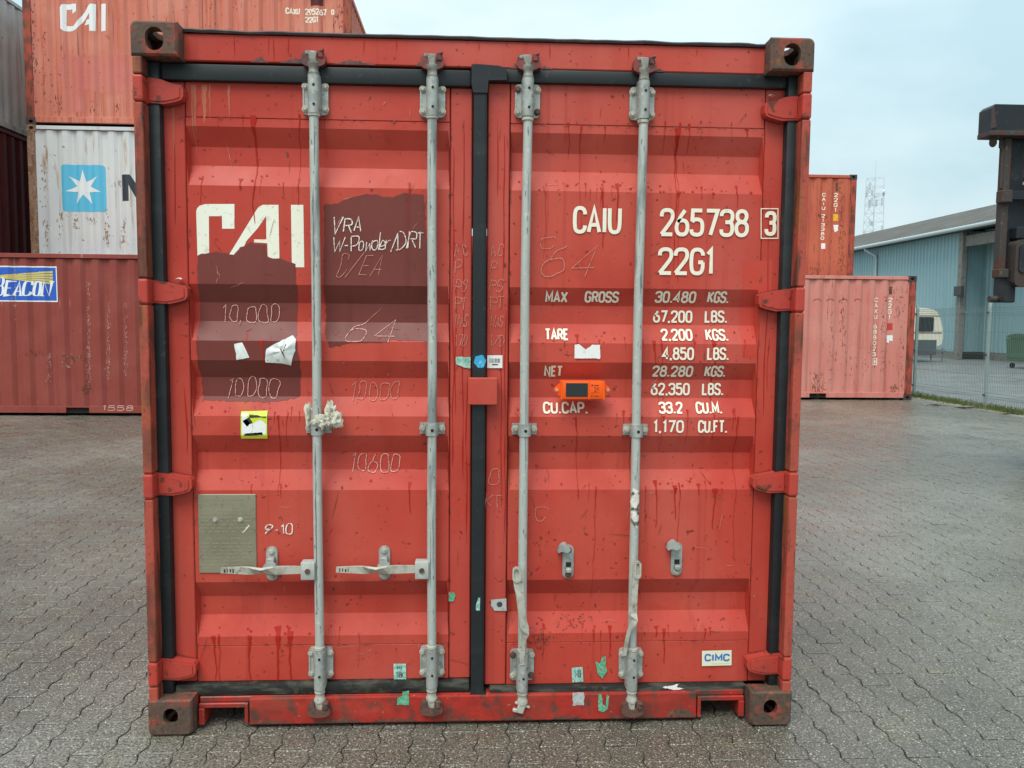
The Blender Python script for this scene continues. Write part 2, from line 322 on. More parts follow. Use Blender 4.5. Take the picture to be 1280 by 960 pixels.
# ------------------------------------------------------------------ surfaces that carry paint, print and stickers
class Surf:
    def __init__(s, fn, cx=(), cz=()): s.fn = fn; s.cx = cx; s.cz = cz
    def at(s, px, py):
        """point of this surface seen at a pixel of the photograph: how the marks were measured"""
        d = CM @ Vector(((px - 640) / FPX, -(py - 480) / FPX, -1)); y = s.fn(0, 1.3); p = None
        for _ in range(12):
            t = (y - CL.y) / d.y; p = CL + t * d; y = s.fn(p.x, p.z)
        return p.x, p.z
def flat(y): return Surf(lambda x, z: y)
class Decal:
    """thin painted or glued shape lying on a surface, split along the surface's folds"""
    def __init__(s, surf, off): s.s = surf; s.o = off; s.polys = []
    def poly(s, pts, holes=(), extra=0.0):
        loops = [list(pts)] + [list(h) for h in holes]
        tri = geometry.tessellate_polygon([[Vector((a, c, 0)) for a, c in lp] for lp in loops])
        flatp = [q for lp in loops for q in lp]
        s.polys += [([flatp[i] for i in t], extra) for t in tri]; return s
    def quad(s, x0, x1, z0, z1, extra=0.0): s.polys.append(([(x0, z0), (x1, z0), (x1, z1), (x0, z1)], extra)); return s
    def ribbon(s, pts, w, closed=False, extra=0.0):
        pts = [Vector(p) for p in pts]; n = len(pts)
        if n < 2: return s
        L = []; Q = []
        for i, p in enumerate(pts):
            if closed: a = pts[i - 1]; c = pts[(i + 1) % n]
            else: a = pts[max(i - 1, 0)]; c = pts[min(i + 1, n - 1)]
            d0 = (p - a) if (p - a).length > 1e-9 else (c - p); d1 = (c - p) if (c - p).length > 1e-9 else (p - a)
            d0 = d0.normalized(); d1 = d1.normalized()
            n0 = Vector((-d0.y, d0.x)); n1 = Vector((-d1.y, d1.x)); m = (n0 + n1)
            if m.length < 1e-4: m = n0
            m = m.normalized(); k = 1 / max(.45, m.dot(n1))
            ww = (w[i] if isinstance(w, (list, tuple)) else w) / 2
            L.append(p + m * ww * k); Q.append(p - m * ww * k)
        for i in range(n if closed else n - 1):
            j = (i + 1) % n
            s.polys.append(([tuple(Q[i]), tuple(Q[j]), tuple(L[j]), tuple(L[i])], extra))
        return s
    def build(s, name, m, parent, kind=None, label=None):
        groups = {}
        for p, e in s.polys: groups.setdefault(e, []).append(p)
        out = bmesh.new()
        for e, ps in groups.items():
            b = bmesh.new()
            for p in ps:
                try: b.faces.new([b.verts.new((x, 0, z)) for x, z in p])
                except Exception: pass
            xs = [v.co.x for v in b.verts]; zs = [v.co.z for v in b.verts]
            for c in s.s.cx:
                if xs and min(xs) < c < max(xs):
                    bmesh.ops.bisect_plane(b, geom=list(b.verts) + list(b.edges) + list(b.faces), plane_co=(c, 0, 0), plane_no=(1, 0, 0))
            for c in s.s.cz:
                if zs and min(zs) < c < max(zs):
                    bmesh.ops.bisect_plane(b, geom=list(b.verts) + list(b.edges) + list(b.faces), plane_co=(0, 0, c), plane_no=(0, 0, 1))
            for v in b.verts: v.co.y = s.s.fn(v.co.x, v.co.z) - s.o - e
            me = bpy.data.meshes.new('t'); b.to_mesh(me); b.free(); out.from_mesh(me); bpy.data.meshes.remove(me)
        for f in out.faces:
            if f.normal.length == 0: f.normal_update()
        out.normal_update()
        fl = [f for f in out.faces if f.normal.y > 0]
        if fl: bmesh.ops.reverse_faces(out, faces=fl)
        me = bpy.data.meshes.new(name); out.to_mesh(me); out.free()
        o = link(name, me, m, parent)
        return tag(o, label, kind=kind)

# ------------------------------------------------------------------ stroke alphabet (4 x 6 grid)
def chaikin(p, closed, it=2):
    for _ in range(it):
        n = len(p); q = []
        if not closed: q.append(p[0])
        for i in range(n if closed else n - 1):
            a = p[i]; c = p[(i + 1) % n]
            q.append((a[0] * .75 + c[0] * .25, a[1] * .75 + c[1] * .25)); q.append((a[0] * .25 + c[0] * .75, a[1] * .25 + c[1] * .75))
        if not closed: q.append(p[-1])
        p = q
    return p
O8 = [(0, 1.1), (0, 4.9), (.9, 6), (3.1, 6), (4, 4.9), (4, 1.1), (3.1, 0), (.9, 0)]
GL = {  # (width, [(style, points)])  s sharp, r rounded, c closed rounded
    '0': (4, [('c', O8)]), 'O': (4, [('c', O8)]), '1': (2, [('s', [(.2, 4.9), (1.4, 6), (1.4, 0)])]),
    '2': (4, [('r', [(0, 4.4), (0, 5.3), (.9, 6), (3.1, 6), (4, 5.3), (4, 3.9), (2.6, 2.4), (0, 0)]), ('s', [(0, .0), (4, .0)])]),
    '3': (4, [('r', [(0, 4.7), (0, 5.4), (.9, 6), (3.1, 6), (4, 5.3), (4, 3.9), (3.2, 3.2), (1.4, 3.2)]), ('r', [(2.4, 3.2), (3.3, 3.2), (4, 2.5), (4, .8), (3.1, 0), (.9, 0), (0, .6), (0, 1.4)])]),
    '4': (4.2, [('s', [(3.1, 0), (3.1, 6), (0, 1.7), (4.3, 1.7)])]),
    '5': (4, [('s', [(3.8, 6), (.4, 6), (.2, 3.3)]), ('r', [(.2, 3.1), (.9, 3.8), (3.0, 3.8), (4, 3.0), (4, .9), (3.1, 0), (.9, 0), (0, .6), (0, 1.3)])]),
    '6': (4, [('r', [(3.0, 6), (1.3, 4.3), (0, 2.4), (0, 1), (.9, 0), (3.1, 0), (4, 1), (4, 2.6), (3.1, 3.5), (1.2, 3.5), (.5, 3.0)])]),
    '7': (4, [('s', [(0, 6), (4, 6), (1.5, 0)])]),
    '8': (4, [('c', [(.3, 4.2), (.3, 5.3), (1.2, 6), (2.8, 6), (3.7, 5.3), (3.7, 4.2), (2.8, 3.35), (1.2, 3.35)]), ('c', [(0, 1), (0, 2.4), (1, 3.25), (3, 3.25), (4, 2.4), (4, 1), (3, 0), (1, 0)])]),
    '9': (4, [('r', [(1.0, 0), (2.7, 1.7), (4, 3.6), (4, 5), (3.1, 6), (.9, 6), (0, 5), (0, 3.4), (.9, 2.5), (2.8, 2.5), (3.5, 3.0)])]),
    'A': (4.2, [('s', [(0, 0), (2.1, 6), (4.2, 0)]), ('s', [(.75, 1.8), (3.45, 1.8)])]),
    'B': (4, [('s', [(.2, 0), (.2, 6)]), ('r', [(.2, 6), (2.8, 6), (3.7, 5.3), (3.7, 4), (2.8, 3.2), (.2, 3.2)]), ('r', [(2.4, 3.2), (3.2, 3.2), (4, 2.4), (4, .8), (3.1, 0), (.2, 0)])]),
    'C': (4, [('r', [(4, 4.4), (4, 5.1), (3.1, 6), (.9, 6), (0, 4.9), (0, 1.1), (.9, 0), (3.1, 0), (4, .9), (4, 1.6)])]),
    'D': (4, [('s', [(.2, 0), (.2, 6)]), ('r', [(.2, 6), (2.6, 6), (4, 4.8), (4, 1.2), (2.6, 0), (.2, 0)])]),
    'E': (3.4, [('s', [(3.4, 6), (.2, 6), (.2, 0), (3.4, 0)]), ('s', [(.2, 3.1), (2.8, 3.1)])]),
    'F': (3.4, [('s', [(3.4, 6), (.2, 6), (.2, 0)]), ('s', [(.2, 3.1), (2.8, 3.1)])]),
    'G': (4, [('r', [(4, 4.5), (4, 5.1), (3.1, 6), (.9, 6), (0, 4.9), (0, 1.1), (.9, 0), (3.1, 0), (4, 1.0), (4, 2.8)]), ('s', [(4.1, 2.8), (2.4, 2.8)])]),
    'H': (4, [('s', [(.2, 0), (.2, 6)]), ('s', [(3.8, 0), (3.8, 6)]), ('s', [(.2, 3.1), (3.8, 3.1)])]), 'I': (1, [('s', [(.5, 0), (.5, 6)])]), 'K': (4, [('s', [(.2, 0), (.2, 6)]), ('s', [(4, 6), (.4, 2.3)]), ('s', [(1.3, 3.3), (4.1, 0)])]),
    'L': (3.4, [('s', [(.2, 6), (.2, 0), (3.4, 0)])]), 'M': (5, [('s', [(.2, 0), (.2, 6), (2.5, 1.6), (4.8, 6), (4.8, 0)])]),
    'N': (4.2, [('s', [(.2, 0), (.2, 6), (4, 0), (4, 6)])]), 'P': (4, [('s', [(.2, 0), (.2, 6)]), ('r', [(.2, 6), (3.0, 6), (4, 5.2), (4, 3.6), (3.0, 2.8), (.2, 2.8)])]),
    'R': (4, [('s', [(.2, 0), (.2, 6)]), ('r', [(.2, 6), (3.0, 6), (4, 5.2), (4, 3.7), (3.0, 2.9), (.2, 2.9)]), ('s', [(2.2, 2.9), (4.1, 0)])]),
    'S': (4, [('r', [(4, 4.6), (4, 5.3), (3.1, 6), (.9, 6), (0, 5.2), (0, 4.0), (.9, 3.3), (3.1, 2.8), (4, 2.1), (4, .8), (3.1, 0), (.9, 0), (0, .7), (0, 1.4)])]),
    'T': (4, [('s', [(0, 6), (4, 6)]), ('s', [(2, 6), (2, 0)])]), 'U': (4, [('r', [(0, 6), (0, 1.1), (.9, 0), (3.1, 0), (4, 1.1), (4, 6)])]),
    'V': (4.2, [('s', [(0, 6), (2.1, 0), (4.2, 6)])]), 'W': (5.4, [('s', [(0, 6), (1.35, 0), (2.7, 4.6), (4.05, 0), (5.4, 6)])]),
    'X': (4.2, [('s', [(0, 0), (4.2, 6)]), ('s', [(0, 6), (4.2, 0)])]), 'Y': (4.2, [('s', [(0, 6), (2.1, 3), (4.2, 6)]), ('s', [(2.1, 3), (2.1, 0)])]), 'Z': (4, [('s', [(0, 6), (4, 6), (0, 0), (4, 0)])]),
    '.': (.8, [('s', [(.4, -.35), (.4, .55)])]), ',': (.8, [('s', [(.5, .5), (.2, -.7)])]), '-': (2.6, [('s', [(.2, 2.8), (2.4, 2.8)])]), '/': (3, [('s', [(0, -.6), (3, 6.6)])]),
    'e': (3, [('r', [(.2, 1.9), (2.9, 1.9), (2.9, 3.2), (1.5, 3.9), (.1, 3.0), (.1, .8), (1.2, 0), (2.8, .5)])]), 'o': (3, [('c', [(0, 1), (0, 3), (.8, 3.9), (2.2, 3.9), (3, 3), (3, 1), (2.2, 0), (.8, 0)])]),
    'w': (4, [('s', [(0, 3.8), (1, 0), (2, 3), (3, 0), (4, 3.8)])]), 'd': (3, [('s', [(2.9, 6.4), (2.9, 0)]), ('c', [(0, 1), (0, 3), (.8, 3.9), (2.8, 3.5), (2.8, .5), (.8, 0)])]),
    'r': (2.4, [('s', [(.1, 3.9), (.1, 0)]), ('r', [(.1, 2.4), (.8, 3.8), (2.3, 3.9)])]), ' ': (2.4, []),
}
def strokes(s, gap=1.5, wscale=1.0):
    """[(closed, pts)] in grid units plus total width"""
    out = []; x = 0
    for ch in s:
        w, st = GL[ch]
        for style, pts in st:
            p = [(x + a * wscale, c) for a, c in pts]
            if style != 's': p = chaikin(p, style == 'c')
            out.append((style == 'c', p))
        x += w * wscale + gap
    return out, x - gap
def text(dec, s, x0, x1, z0, z1, w, gap=1.5, slant=0.0, jit=0.0, rnd=None, tilt=0.0):
    st, tw = strokes(s, gap); kx = (x1 - x0 - w) / tw; kz = (z1 - z0 - w) / 6
    for i, (cl, p) in enumerate(st):
        q = []
        for a, c in p:
            X = x0 + w / 2 + a * kx + slant * c * kz; Z = z0 + w / 2 + c * kz + tilt * (a * kx)
            if jit:
                X += jit * (noise.noise((X * 22 + i, Z * 22, 3.0)) * 1.0); Z += jit * (noise.noise((X * 22, Z * 22 + i, 9.0)))
            q.append((X, Z))
        dec.ribbon(q, w, cl, extra=(i % 4) * .00012)
    return dec
def vtext(dec, s, xc, z1, ch, pitch, w, wid):
    """characters stacked downwards"""
    z = z1
    for c in s:
        if c != ' ': text(dec, c, xc - wid / 2 * GL[c][0] / 4, xc + wid / 2 * GL[c][0] / 4, z - ch, z, w)
        z -= pitch if c != ' ' else pitch * .7
    return dec
def ragged(pts, step, amp, seed=0):
    out = []; n = len(pts)
    for i in range(n):
        a = Vector(pts[i]); c = Vector(pts[(i + 1) % n]); k = max(1, int((c - a).length / step))
        nrm = Vector((-(c - a).y, (c - a).x)).normalized()
        for j in range(k):
            p = a.lerp(c, j / k); d = noise.noise((p.x * 60 + seed, p.y * 60, seed * 1.7)) + .6 * noise.noise((p.x * 200 + seed, p.y * 200, 4.))
            out.append(tuple(p + nrm * d * amp))
    return out

# ------------------------------------------------------------------ ground
def slab(name, x0, x1, y0, y1, z, m, parent=None, cuts=1):
    b = bmesh.new()
    for i in range(cuts):
        a = x0 + (x1 - x0) * i / cuts; c = x0 + (x1 - x0) * (i + 1) / cuts
        b.faces.new([b.verts.new(p) for p in ((a, y0, z), (c, y0, z), (c, y1, z), (a, y1, z))])
    me = bpy.data.meshes.new(name); b.to_mesh(me); b.free(); return link(name, me, m, parent)
ground = tag(slab('ground', -400, 400, -200, 700, -.016, 'yard_ground'), kind='structure')
yard = tag(slab('paved_yard', -9.6, 9.55, -1.6, 14.6, -.0085, 'bedding'), kind='structure')
tag(slab('road', 10.35, 140, -40, 260, -.006, 'asphalt'), kind='structure')
tag(slab('verge', 9.25, 10.5, -6, 40, -.002, 'sandy_verge'), kind='structure')
# interlocking pavers: columns run away from the doors, each stone has zigzag flanks
PW, PL, GAP, ZA = .12, .23, .0032, .0070
def paver_outline():
    hw = PW / 2 - GAP / 2; hl = PL / 2 - GAP / 2
    ys = [-hl, -PL / 4 - .012, -PL / 4 + .012, -.012, .012, PL / 4 - .012, PL / 4 + .012, hl]
    ds = [-ZA, ZA, ZA, -ZA, -ZA, ZA, ZA, -ZA]
    return [(hw + d, y) for y, d in zip(ys, ds)] + [(-hw + d, y) for y, d in zip(reversed(ys), reversed(ds))]
PO = paver_outline(); NP = len(PO)
def inset(o, k):
    return [(x - math.copysign(k, x), y - (math.copysign(k, y) if abs(y) > PL * .4 else 0)) for x, y in o]
PI_ = inset(PO, .0042)
def paver_geo(cx, cy, rnd, sides=True):
    h = rnd.uniform(-.0016, .0012); tx = rnd.uniform(-.012, .012); ty = rnd.uniform(-.009, .009)
    V = [(cx + x, cy + y, h + tx * x + ty * y) for x, y in PI_] + [(cx + x, cy + y, h - .0022 + tx * x + ty * y) for x, y in PO]
    F = [tuple(range(NP))] + [(NP + i, NP + (i + 1) % NP, (i + 1) % NP, i) for i in range(NP)]
    if sides:
        V += [(cx + x, cy + y, -.0095) for x, y in PO]
        F += [(2 * NP + i, 2 * NP + (i + 1) % NP, NP + (i + 1) % NP, NP + i) for i in range(NP)]
    return V, F
rp = random.Random(3); cells = []
for i in range(-79, 79):
    for j in range(-6, 62):
        cx = (i + .5) * PW; cy = (j + (.5 if i % 2 else 0)) * PL
        if abs(cx) > 9.45 or cy > 13.9 or cy < -1.35: continue
        if abs(cx) < 1.1 and .5 < cy < 5.6: continue
        d = math.hypot(cx - CL.x, cy - CL.y)
        v = CM.transposed() @ (Vector((cx, cy, 0)) - CL); u = 640 + FPX * v.x / -v.z; w = 480 - FPX * v.y / -v.z
        seen = -10 < u < 1290 and w < 985 and not (abs(cx) < 1.2 and cy > .12)
        cells.append((0 if seen else 1, d, cx, cy))
cells.sort()
protos = []
for k in range(8):
    V, F = paver_geo(0, 0, rp); me = bpy.data.meshes.new('paver'); me.from_pydata(V, [], F); me.materials.append(MATS['paver']); protos.append(me)
for k, (s, d, cx, cy) in enumerate(cells[:300]):
    o = bpy.data.objects.new('paver', protos[rp.randrange(8)]); col.objects.link(o); o.parent = yard; o.location = (cx, cy, 0)
AV = []; AF = []
for (s, d, cx, cy) in cells[300:]:
    V, F = paver_geo(cx, cy, rp, cy < 4); k = len(AV); AV += V; AF += [tuple(i + k for i in f) for f in F]
me = bpy.data.meshes.new('paver_field'); me.from_pydata(AV, [], AF)
tag(link('paver_field', me, 'paver', yard), kind='stuff')

# ------------------------------------------------------------------ the container whose doors face the camera
W2, HT, LEN = 1.219, 2.591, 6.058
box = empty('shipping_container', (0, 0, 0), 0, 'red shipping container with closed double doors and four galvanised lock rods', 'container')
Y0, DEP = .095, .036
KZ = [(2.255, 0), (2.188, 1), (2.120, 1), (2.043, 0), (1.684, 0), (1.617, 1), (1.547, 1), (1.475, 0), (1.402, 0), (1.336, 1), (1.264, 1), (1.193, 0), (1.120, 0), (1.050, 1), (.984, 1), (.911, 0), (.557, 0), (.491, 1), (.419, 1), (.344, 0)]
SEAM_T, SEAM_B = 2.285, .309
def fold(z):
    if z >= KZ[0][0] or z <= KZ[-1][0]: return 0.0
    for (a, da), (c, dc) in zip(KZ, KZ[1:]):
        if c <= z <= a: return da + (dc - da) * (a - z) / (a - c)
    return 0.0
DOORS = {0: dict(x0=-1.152, p0=-1.067, p1=-.106, x1=-.024, zb=.168, zt=2.412), 1: dict(x0=.033, p0=.117, p1=1.076, x1=1.157, zb=.140, zt=2.432)}
ES = .007                                       # width of the sloped ends of the folds
def door_surf(D):
    p0, p1 = D['p0'], D['p1']
    def fn(x, z):
        if x <= p0 or x >= p1: return Y0
        k = min(1.0, (x - p0) / ES, (p1 - x) / ES)
        return Y0 + DEP * fold(z) * k
    return Surf(fn, (p0, p0 + ES, p1 - ES, p1), [k for k, _ in KZ])
doors = []; surfs = []
for di, D in DOORS.items():
    m = MB(); x0, p0, p1, x1, zb, zt = (D[k] for k in ('x0', 'p0', 'p1', 'x1', 'zb', 'zt'))
    g = .0016
    m.box(x0, p0 - g, Y0, .15, zb, zt, .004); m.box(p1 + g, x1, Y0, .15, zb, zt, .004)                # stiles
    m.box(p0 + g, p1 - g, Y0 + .0004, .15, SEAM_T + .0022, zt, .002); m.box(p0 + g, p1 - g, Y0 + .0004, .15, zb, SEAM_B - .0022, .002)   # rails
    m.box(p0 - .01, p1 + .01, .139, .149, SEAM_B - .02, SEAM_T + .02)                                  # backing behind the pressed sheet
    zs = [SEAM_T] + [k for k, _ in KZ] + [SEAM_B]
    st = [[(x, Y0 + DEP * fold(z) * k, z) for x, k in ((p0 + g, 0), (p0 + ES, 1), (p1 - ES, 1), (p1 - g, 0))] for z in zs]
    st = [[(x, Y0 + .006, SEAM_T) for x, *_ in st[0]]] + st + [[(x, Y0 + .006, SEAM_B) for x, *_ in st[0]]]
    m.sheet(st, None)
    d = m.build('door', 'red_paint', box); doors.append(d); surfs.append(door_surf(D))
    tag(d, ['door with maroon overpaint patches and cropped white logo', 'door with white stencilled weights and serial number'][di])
SL, SR = surfs; DL, DR = doors
# rubber seals
def seal(name, parent, boxes, m='rubber'):
    b = MB()
    for q in boxes: b.box(*q, .006, seg=2)
    return b.build(name, m, parent, smooth=True)
seal('gasket', DL, [(-1.189, -1.143, .057, .14, .125, 2.47)]); seal('gasket', DR, [(1.147, 1.191, .057, .14, .125, 2.472)])
seal('gasket', DL, [(-1.142, -.029, .072, .14, 2.411, 2.470)]); seal('gasket', DR, [(.034, 1.146, .072, .14, 2.430, 2.4785)])
seal('gasket', DL, [(-1.142, -.025, .070, .14, .122, .167)], 'rubber_dirty'); seal('gasket', DR, [(.051, 1.146, .068, .14, .100, .139)], 'rubber_dirty')
b = MB()
b.box(-.021, .0305, .060, .14, .075, 2.40, .009, seg=2)
b.prism([(-.028, 2.485), (-.028, 2.415), (-.021, 2.385), (.0305, 2.385), (.034, 2.430), (.10, 2.432), (.10, 2.474), (.070, 2.482), (.0, 2.486)], .054, .12)
b.prism([(-.027, .07), (.04, .07), (.05, .085), (.05, .108), (.031, .13), (-.021, .14)], .056, .12)
b.build('meeting_gasket', 'rubber', DR)
# header, sill, posts, castings
b = MB(); b.box(-1.062, 1.062, .072, .15, 2.479, 2.576, .004); b.build('header', 'red_paint', box)
lip = []
for i in range(61):
    x = -1.062 + 2.124 * i / 60; e = 1 - min(1, (1.062 - abs(x)) / .22)
    dz = .0045 * noise.noise((x * 9, 0, 1)) + .010 * e * (noise.noise((x * 14, 3, 0)) + .2)
    lip.append([(x, .064, 2.5745 + dz * .5), (x, .060, 2.5815 + dz), (x, .064, 2.5865 + dz), (x, .40, 2.585), (x, .40, 2.5745)])
MB().sheet(lip, None).build('roof_lip', 'roof_lip', box)
b = MB(); b.box(-.862, .862, .052, .15, .013, .1195, .006, seg=2); sill = b.build('sill', 'sill_paint', box)
b = MB(); b.box(-1.05, 1.05, .066, .15, .0985, .1205, .003); b.build('threshold', 'sill_paint', box)
for s in (-1, 1):
    b = MB(); xa, xc = sorted((s * 1.052, s * .866)); b.box(xa, xc, .058, .15, .079, .0978, .003)
    b.box(*sorted((s * .866, s * .880)), .054, .15, .016, .0975, .002)
    b.box(*sorted((s * 1.03, s * 1.052)), .054, .15, .016, .079, .002)
    b.build('fork_pocket_frame', 'sill_paint', box)
    b = MB(); b.box(xa, xc, .5, .52, .0, .09); b.build('pocket_back', 'dark_inside', box)
HZ = {-1: (2.363, 1.651, .943, .236), 1: (2.350, 1.645, .948, .228)}
for s in (-1, 1):
    b = MB(); zz = [.119] + sum([[z - .049, z + .049] for z in sorted(HZ[s])], []) + [2.472]
    for a, c in zip(zz[::2], zz[1::2]):
        b.box(*sorted((s * 1.182, s * 1.2155)), .004, .30, a, c, .005, seg=2)
    b.box(*sorted((s * 1.188, s * 1.213)), .012, .30, .119, 2.472); b.box(*sorted((s * 1.10, s * 1.2)), .142, .30, .119, 2.472)
    b.build('corner_post', 'rusty_post', box)
    b = MB(); b.box(*sorted((s * 1.06, s * 1.2155)), LEN - .17, LEN - .002, .119, 2.472, .006); b.build('corner_post', 'rusty_post', box)
def casting(parent, sx, y0, top, m='rusty_casting', name='corner_casting', front=-1):
    """ISO corner block, hollow, with oblong openings in its end, its flank and its top or foot"""
    b = MB(); xi, xo = 1.057, 1.219; z0, z1 = (2.473, 2.591) if top else (.003, .140)
    w = xo - xi; key = ('c' if top else 'ab'); t = .022
    def X(v): return v if sx > 0 else -v
    def mir(pts): return [(X(a), c) for a, c in pts]
    out = rrect(xi, xo, z0, z1, .022, 6, key); cz = (z0 + z1) / 2 + (-.002 if top else .006)
    hole = stadium(xi + w * .485, cz, .031 if top else .027, .040 if top else .031, 6)
    ya, yb = (y0, y0 + t) if front < 0 else (y0, y0 - t)
    c_ = .007; inn = rrect(xi + c_, xo - c_, z0 + c_, z1 - c_, .022 - c_ * .6, 6, key); ym = ya - front * c_
    A = [b.b.verts.new((x, ya, z)) for x, z in mir(inn) + mir(hole)]; n_ = len(inn)
    for t_ in geometry.tessellate_polygon([[Vector((x, z, 0)) for x, z in mir(inn)], [Vector((x, z, 0)) for x, z in mir(hole)]]): b.b.faces.new([A[i] for i in t_])
    O1 = [b.b.verts.new((x, ym, z)) for x, z in mir(out)]; O2 = [b.b.verts.new((x, yb, z)) for x, z in mir(out)]; H2 = [b.b.verts.new((x, yb, z)) for x, z in mir(hole)]
    for i in range(n_):
        j = (i + 1) % n_; b.b.faces.new((A[i], A[j], O1[j], O1[i])); b.b.faces.new((O1[i], O1[j], O2[j], O2[i]))
    m_ = len(hole)
    for i in range(m_): j = (i + 1) % m_; b.b.faces.new((A[n_ + i], A[n_ + j], H2[j], H2[i]))
    D = .178; yc = y0 - front * D
    ys = sorted((yb, yc)); hy = stadium((ys[0] + ys[1]) / 2, cz, .04, .03, 6)
    b.prism([(q, z) for q, z in rrect(ys[0] + .0005, ys[1], z0 + .001, z1 - .001, .004, 2)], X(xo - .0015), X(xo - t), [hy], axis='X')
    b.box(*sorted((X(xi + .001), X(xi + .02))), ys[0] + .0005, ys[1], z0 + .001, z1 - .001)
    zt = (z1 - .002, z1 - t) if top else (z0 + .002, z0 + t)
    b.prism(rrect(*sorted((X(xi + .021), X(xo - t - .001))), ys[0] + .0005, ys[1], .004, 2), zt[0], zt[1], [stadium(X((xi + xo) / 2), (ys[0] + ys[1]) / 2, .03, .05, 6)], axis='Z')
    zo = (z0 + .001, z0 + .018) if top else (z1 - .018, z1 - .001)
    b.box(*sorted((X(xi + .021), X(xo - t - .001))), ys[0] + .0005, ys[1], *zo)
    yy = sorted((yc, yc + front * .012)); b.box(*sorted((X(xi + .0205), X(xo - t - .0005))), yy[0] + .0002, yy[1] - .0002, z0 + .019, z1 - .019)
    return b.build(name, m, parent)
for s in (-1, 1):
    for top in (0, 1):
        casting(box, s, 0.0, top); casting(box, s, LEN, top, front=1)
# hinges: lug on the post, tapering blade to the door
for di, s in ((0, -1), (1, 1)):
    for i, z in enumerate(HZ[s]):
        b = MB()
        b.box(*sorted((s * 1.180, s * 1.2165)), .001, .09, z - .0455, z + .0455, .008, seg=2)
        up = .006 if i == 0 else 0
        pts = [(1.182, z - .040), (1.125, z - .043), (1.085, z - .034), (1.066, z - .027), (1.058, z - .014), (1.058, z + .014), (1.066, z + .024), (1.10, z + .030), (1.135, z + .037 + up), (1.182, z + .043 + up)]
        b.prism([(s * x, q) for x, q in pts], .052, .093)
        pin = [(1.178, z - .033), (1.13, z - .034), (1.09, z - .026), (1.070, z - .018), (1.070, z + .014), (1.10, z + .021), (1.14, z + .026), (1.178, z + .031)]
        h = b.build('hinge', 'hinge_paint', doors[di])
        b = MB(); b.prism([(s * x, q) for x, q in [(x + .004, z + (q - z) * 1.13) for x, q in pts[1:-1]]], .086, .0945)
        b.build('hinge_weld', 'weld_edge', doors[di])
        b = MB(); b.prism([(s * x, q) for x, q in pin], .0485, .052); b.build('hinge_face', 'hinge_paint', doors[di])
# body behind the doors
def ribs(x0, x1, pitch, depth, flat_, slope):
    """[(x, d)] trapezoid folds"""
    out = [(x0, 0)]; x = x0 + flat_ * .5
    while x + 2 * slope + flat_ < x1 - .02:
        out += [(x, 0), (x + slope, depth), (x + slope + (pitch - flat_ - 2 * slope), depth), (x + pitch - flat_, 0)]; x += pitch
    out.append((x1, 0)); return out
RB = ribs(.18, LEN - .18, .278, .036, .072, .068)
for s in (-1, 1):
    MB().sheet([[(s * (1.205 - d), y, z) for y, d in RB] for z in (.16, 2.50)], None).build('side_wall', 'red_paint', box)
    b = MB(); b.box(*sorted((s * 1.15, s * 1.213)), .179, LEN - .179, .05, .165, .004); b.build('base_rail', 'sill_paint', box)
    b = MB(); b.box(*sorted((s * 1.15, s * 1.212)), .179, LEN - .179, 2.495, 2.56, .004); b.build('roof_rail', 'red_paint', box)
MB().sheet([[(x, y, 2.560 - d * .5) for y, d in RB] for x in (-1.16, 1.16)], None).build('roof', 'red_paint', box)
RE = ribs(-1.06, 1.06, .25, .04, .07, .06)
MB().sheet([[(x, LEN - .03 - d, z) for x, d in RE] for z in (.12, 2.50)], None).build('end_wall', 'red_paint', box)
b = MB(); b.box(-1.10, 1.10, .52, LEN - .2, .11, .15); b.build('floor_pan', 'dark_inside', box)

# ------------------------------------------------------------------ lock rods and their fittings
RODX = (-.595, -.170, .1785, .6045); RY = .053
bolt_me = None
def bolt(parent, x, y, z, rusty=False, r=.0088):
    global bolt_me
    if bolt_me is None:
        b = MB(); b.cyl((0, 0, 0), (0, -.004, 0), .0125, n=14); b.cyl((0, -.004, 0), (0, -.010, 0), .0088, .0068, n=10); bolt_me = b.mesh('bolt')
    me = bolt_me
    o = bpy.data.objects.new('bolt', me); col.objects.link(o); o.parent = parent; o.location = (x, y, z); o.scale = (r / .0088,) * 3
    if not me.materials: me.materials.append(MATS['old_zinc'])
    if rusty:
        o.material_slots[0].link = 'OBJECT'; o.material_slots[0].material = MATS['rusty_iron']
    return o
def bearing(rod, x, z0, z1, low=False, rust=()):
    b = MB(); zc = (z0 + z1) / 2
    b.prism(rrect(x - .046, x + .046, z0, z1, .014, 4), .080, .0945)
    b.prism([(x - .046 + .001, z0 + .01), (x - .040, z0 + .01), (x - .040, z1 - .01), (x - .045, z1 - .01)], .077, .081)
    e0 = z0 - .028 if low else z0 - .004; e1 = z1 + .002 if low else z1 + .012
    b.prism([(x + .0215 * math.sin(R(a)), RY - .0235 * math.cos(R(a))) for a in range(-90, 91, 15)] + [(x + .023, .081), (x - .023, .081)], e0, e1, axis='Z')
    o = b.build('bearing_bracket', 'bracket_zinc', rod, smooth=True)
    k = 0
    for sx in (-1, 1):
        for zz in (z0 + .020, z1 - .020):
            bolt(rod, x + sx * .0365, .080, zz, k in rust); k += 1
    for zz in (zc - .034, zc + .034): MB().cyl((x + .003, RY - .020, zz), (x + .003, RY - .0248, zz), .0048, n=10).build('grease_hole', 'dark_inside', rod)
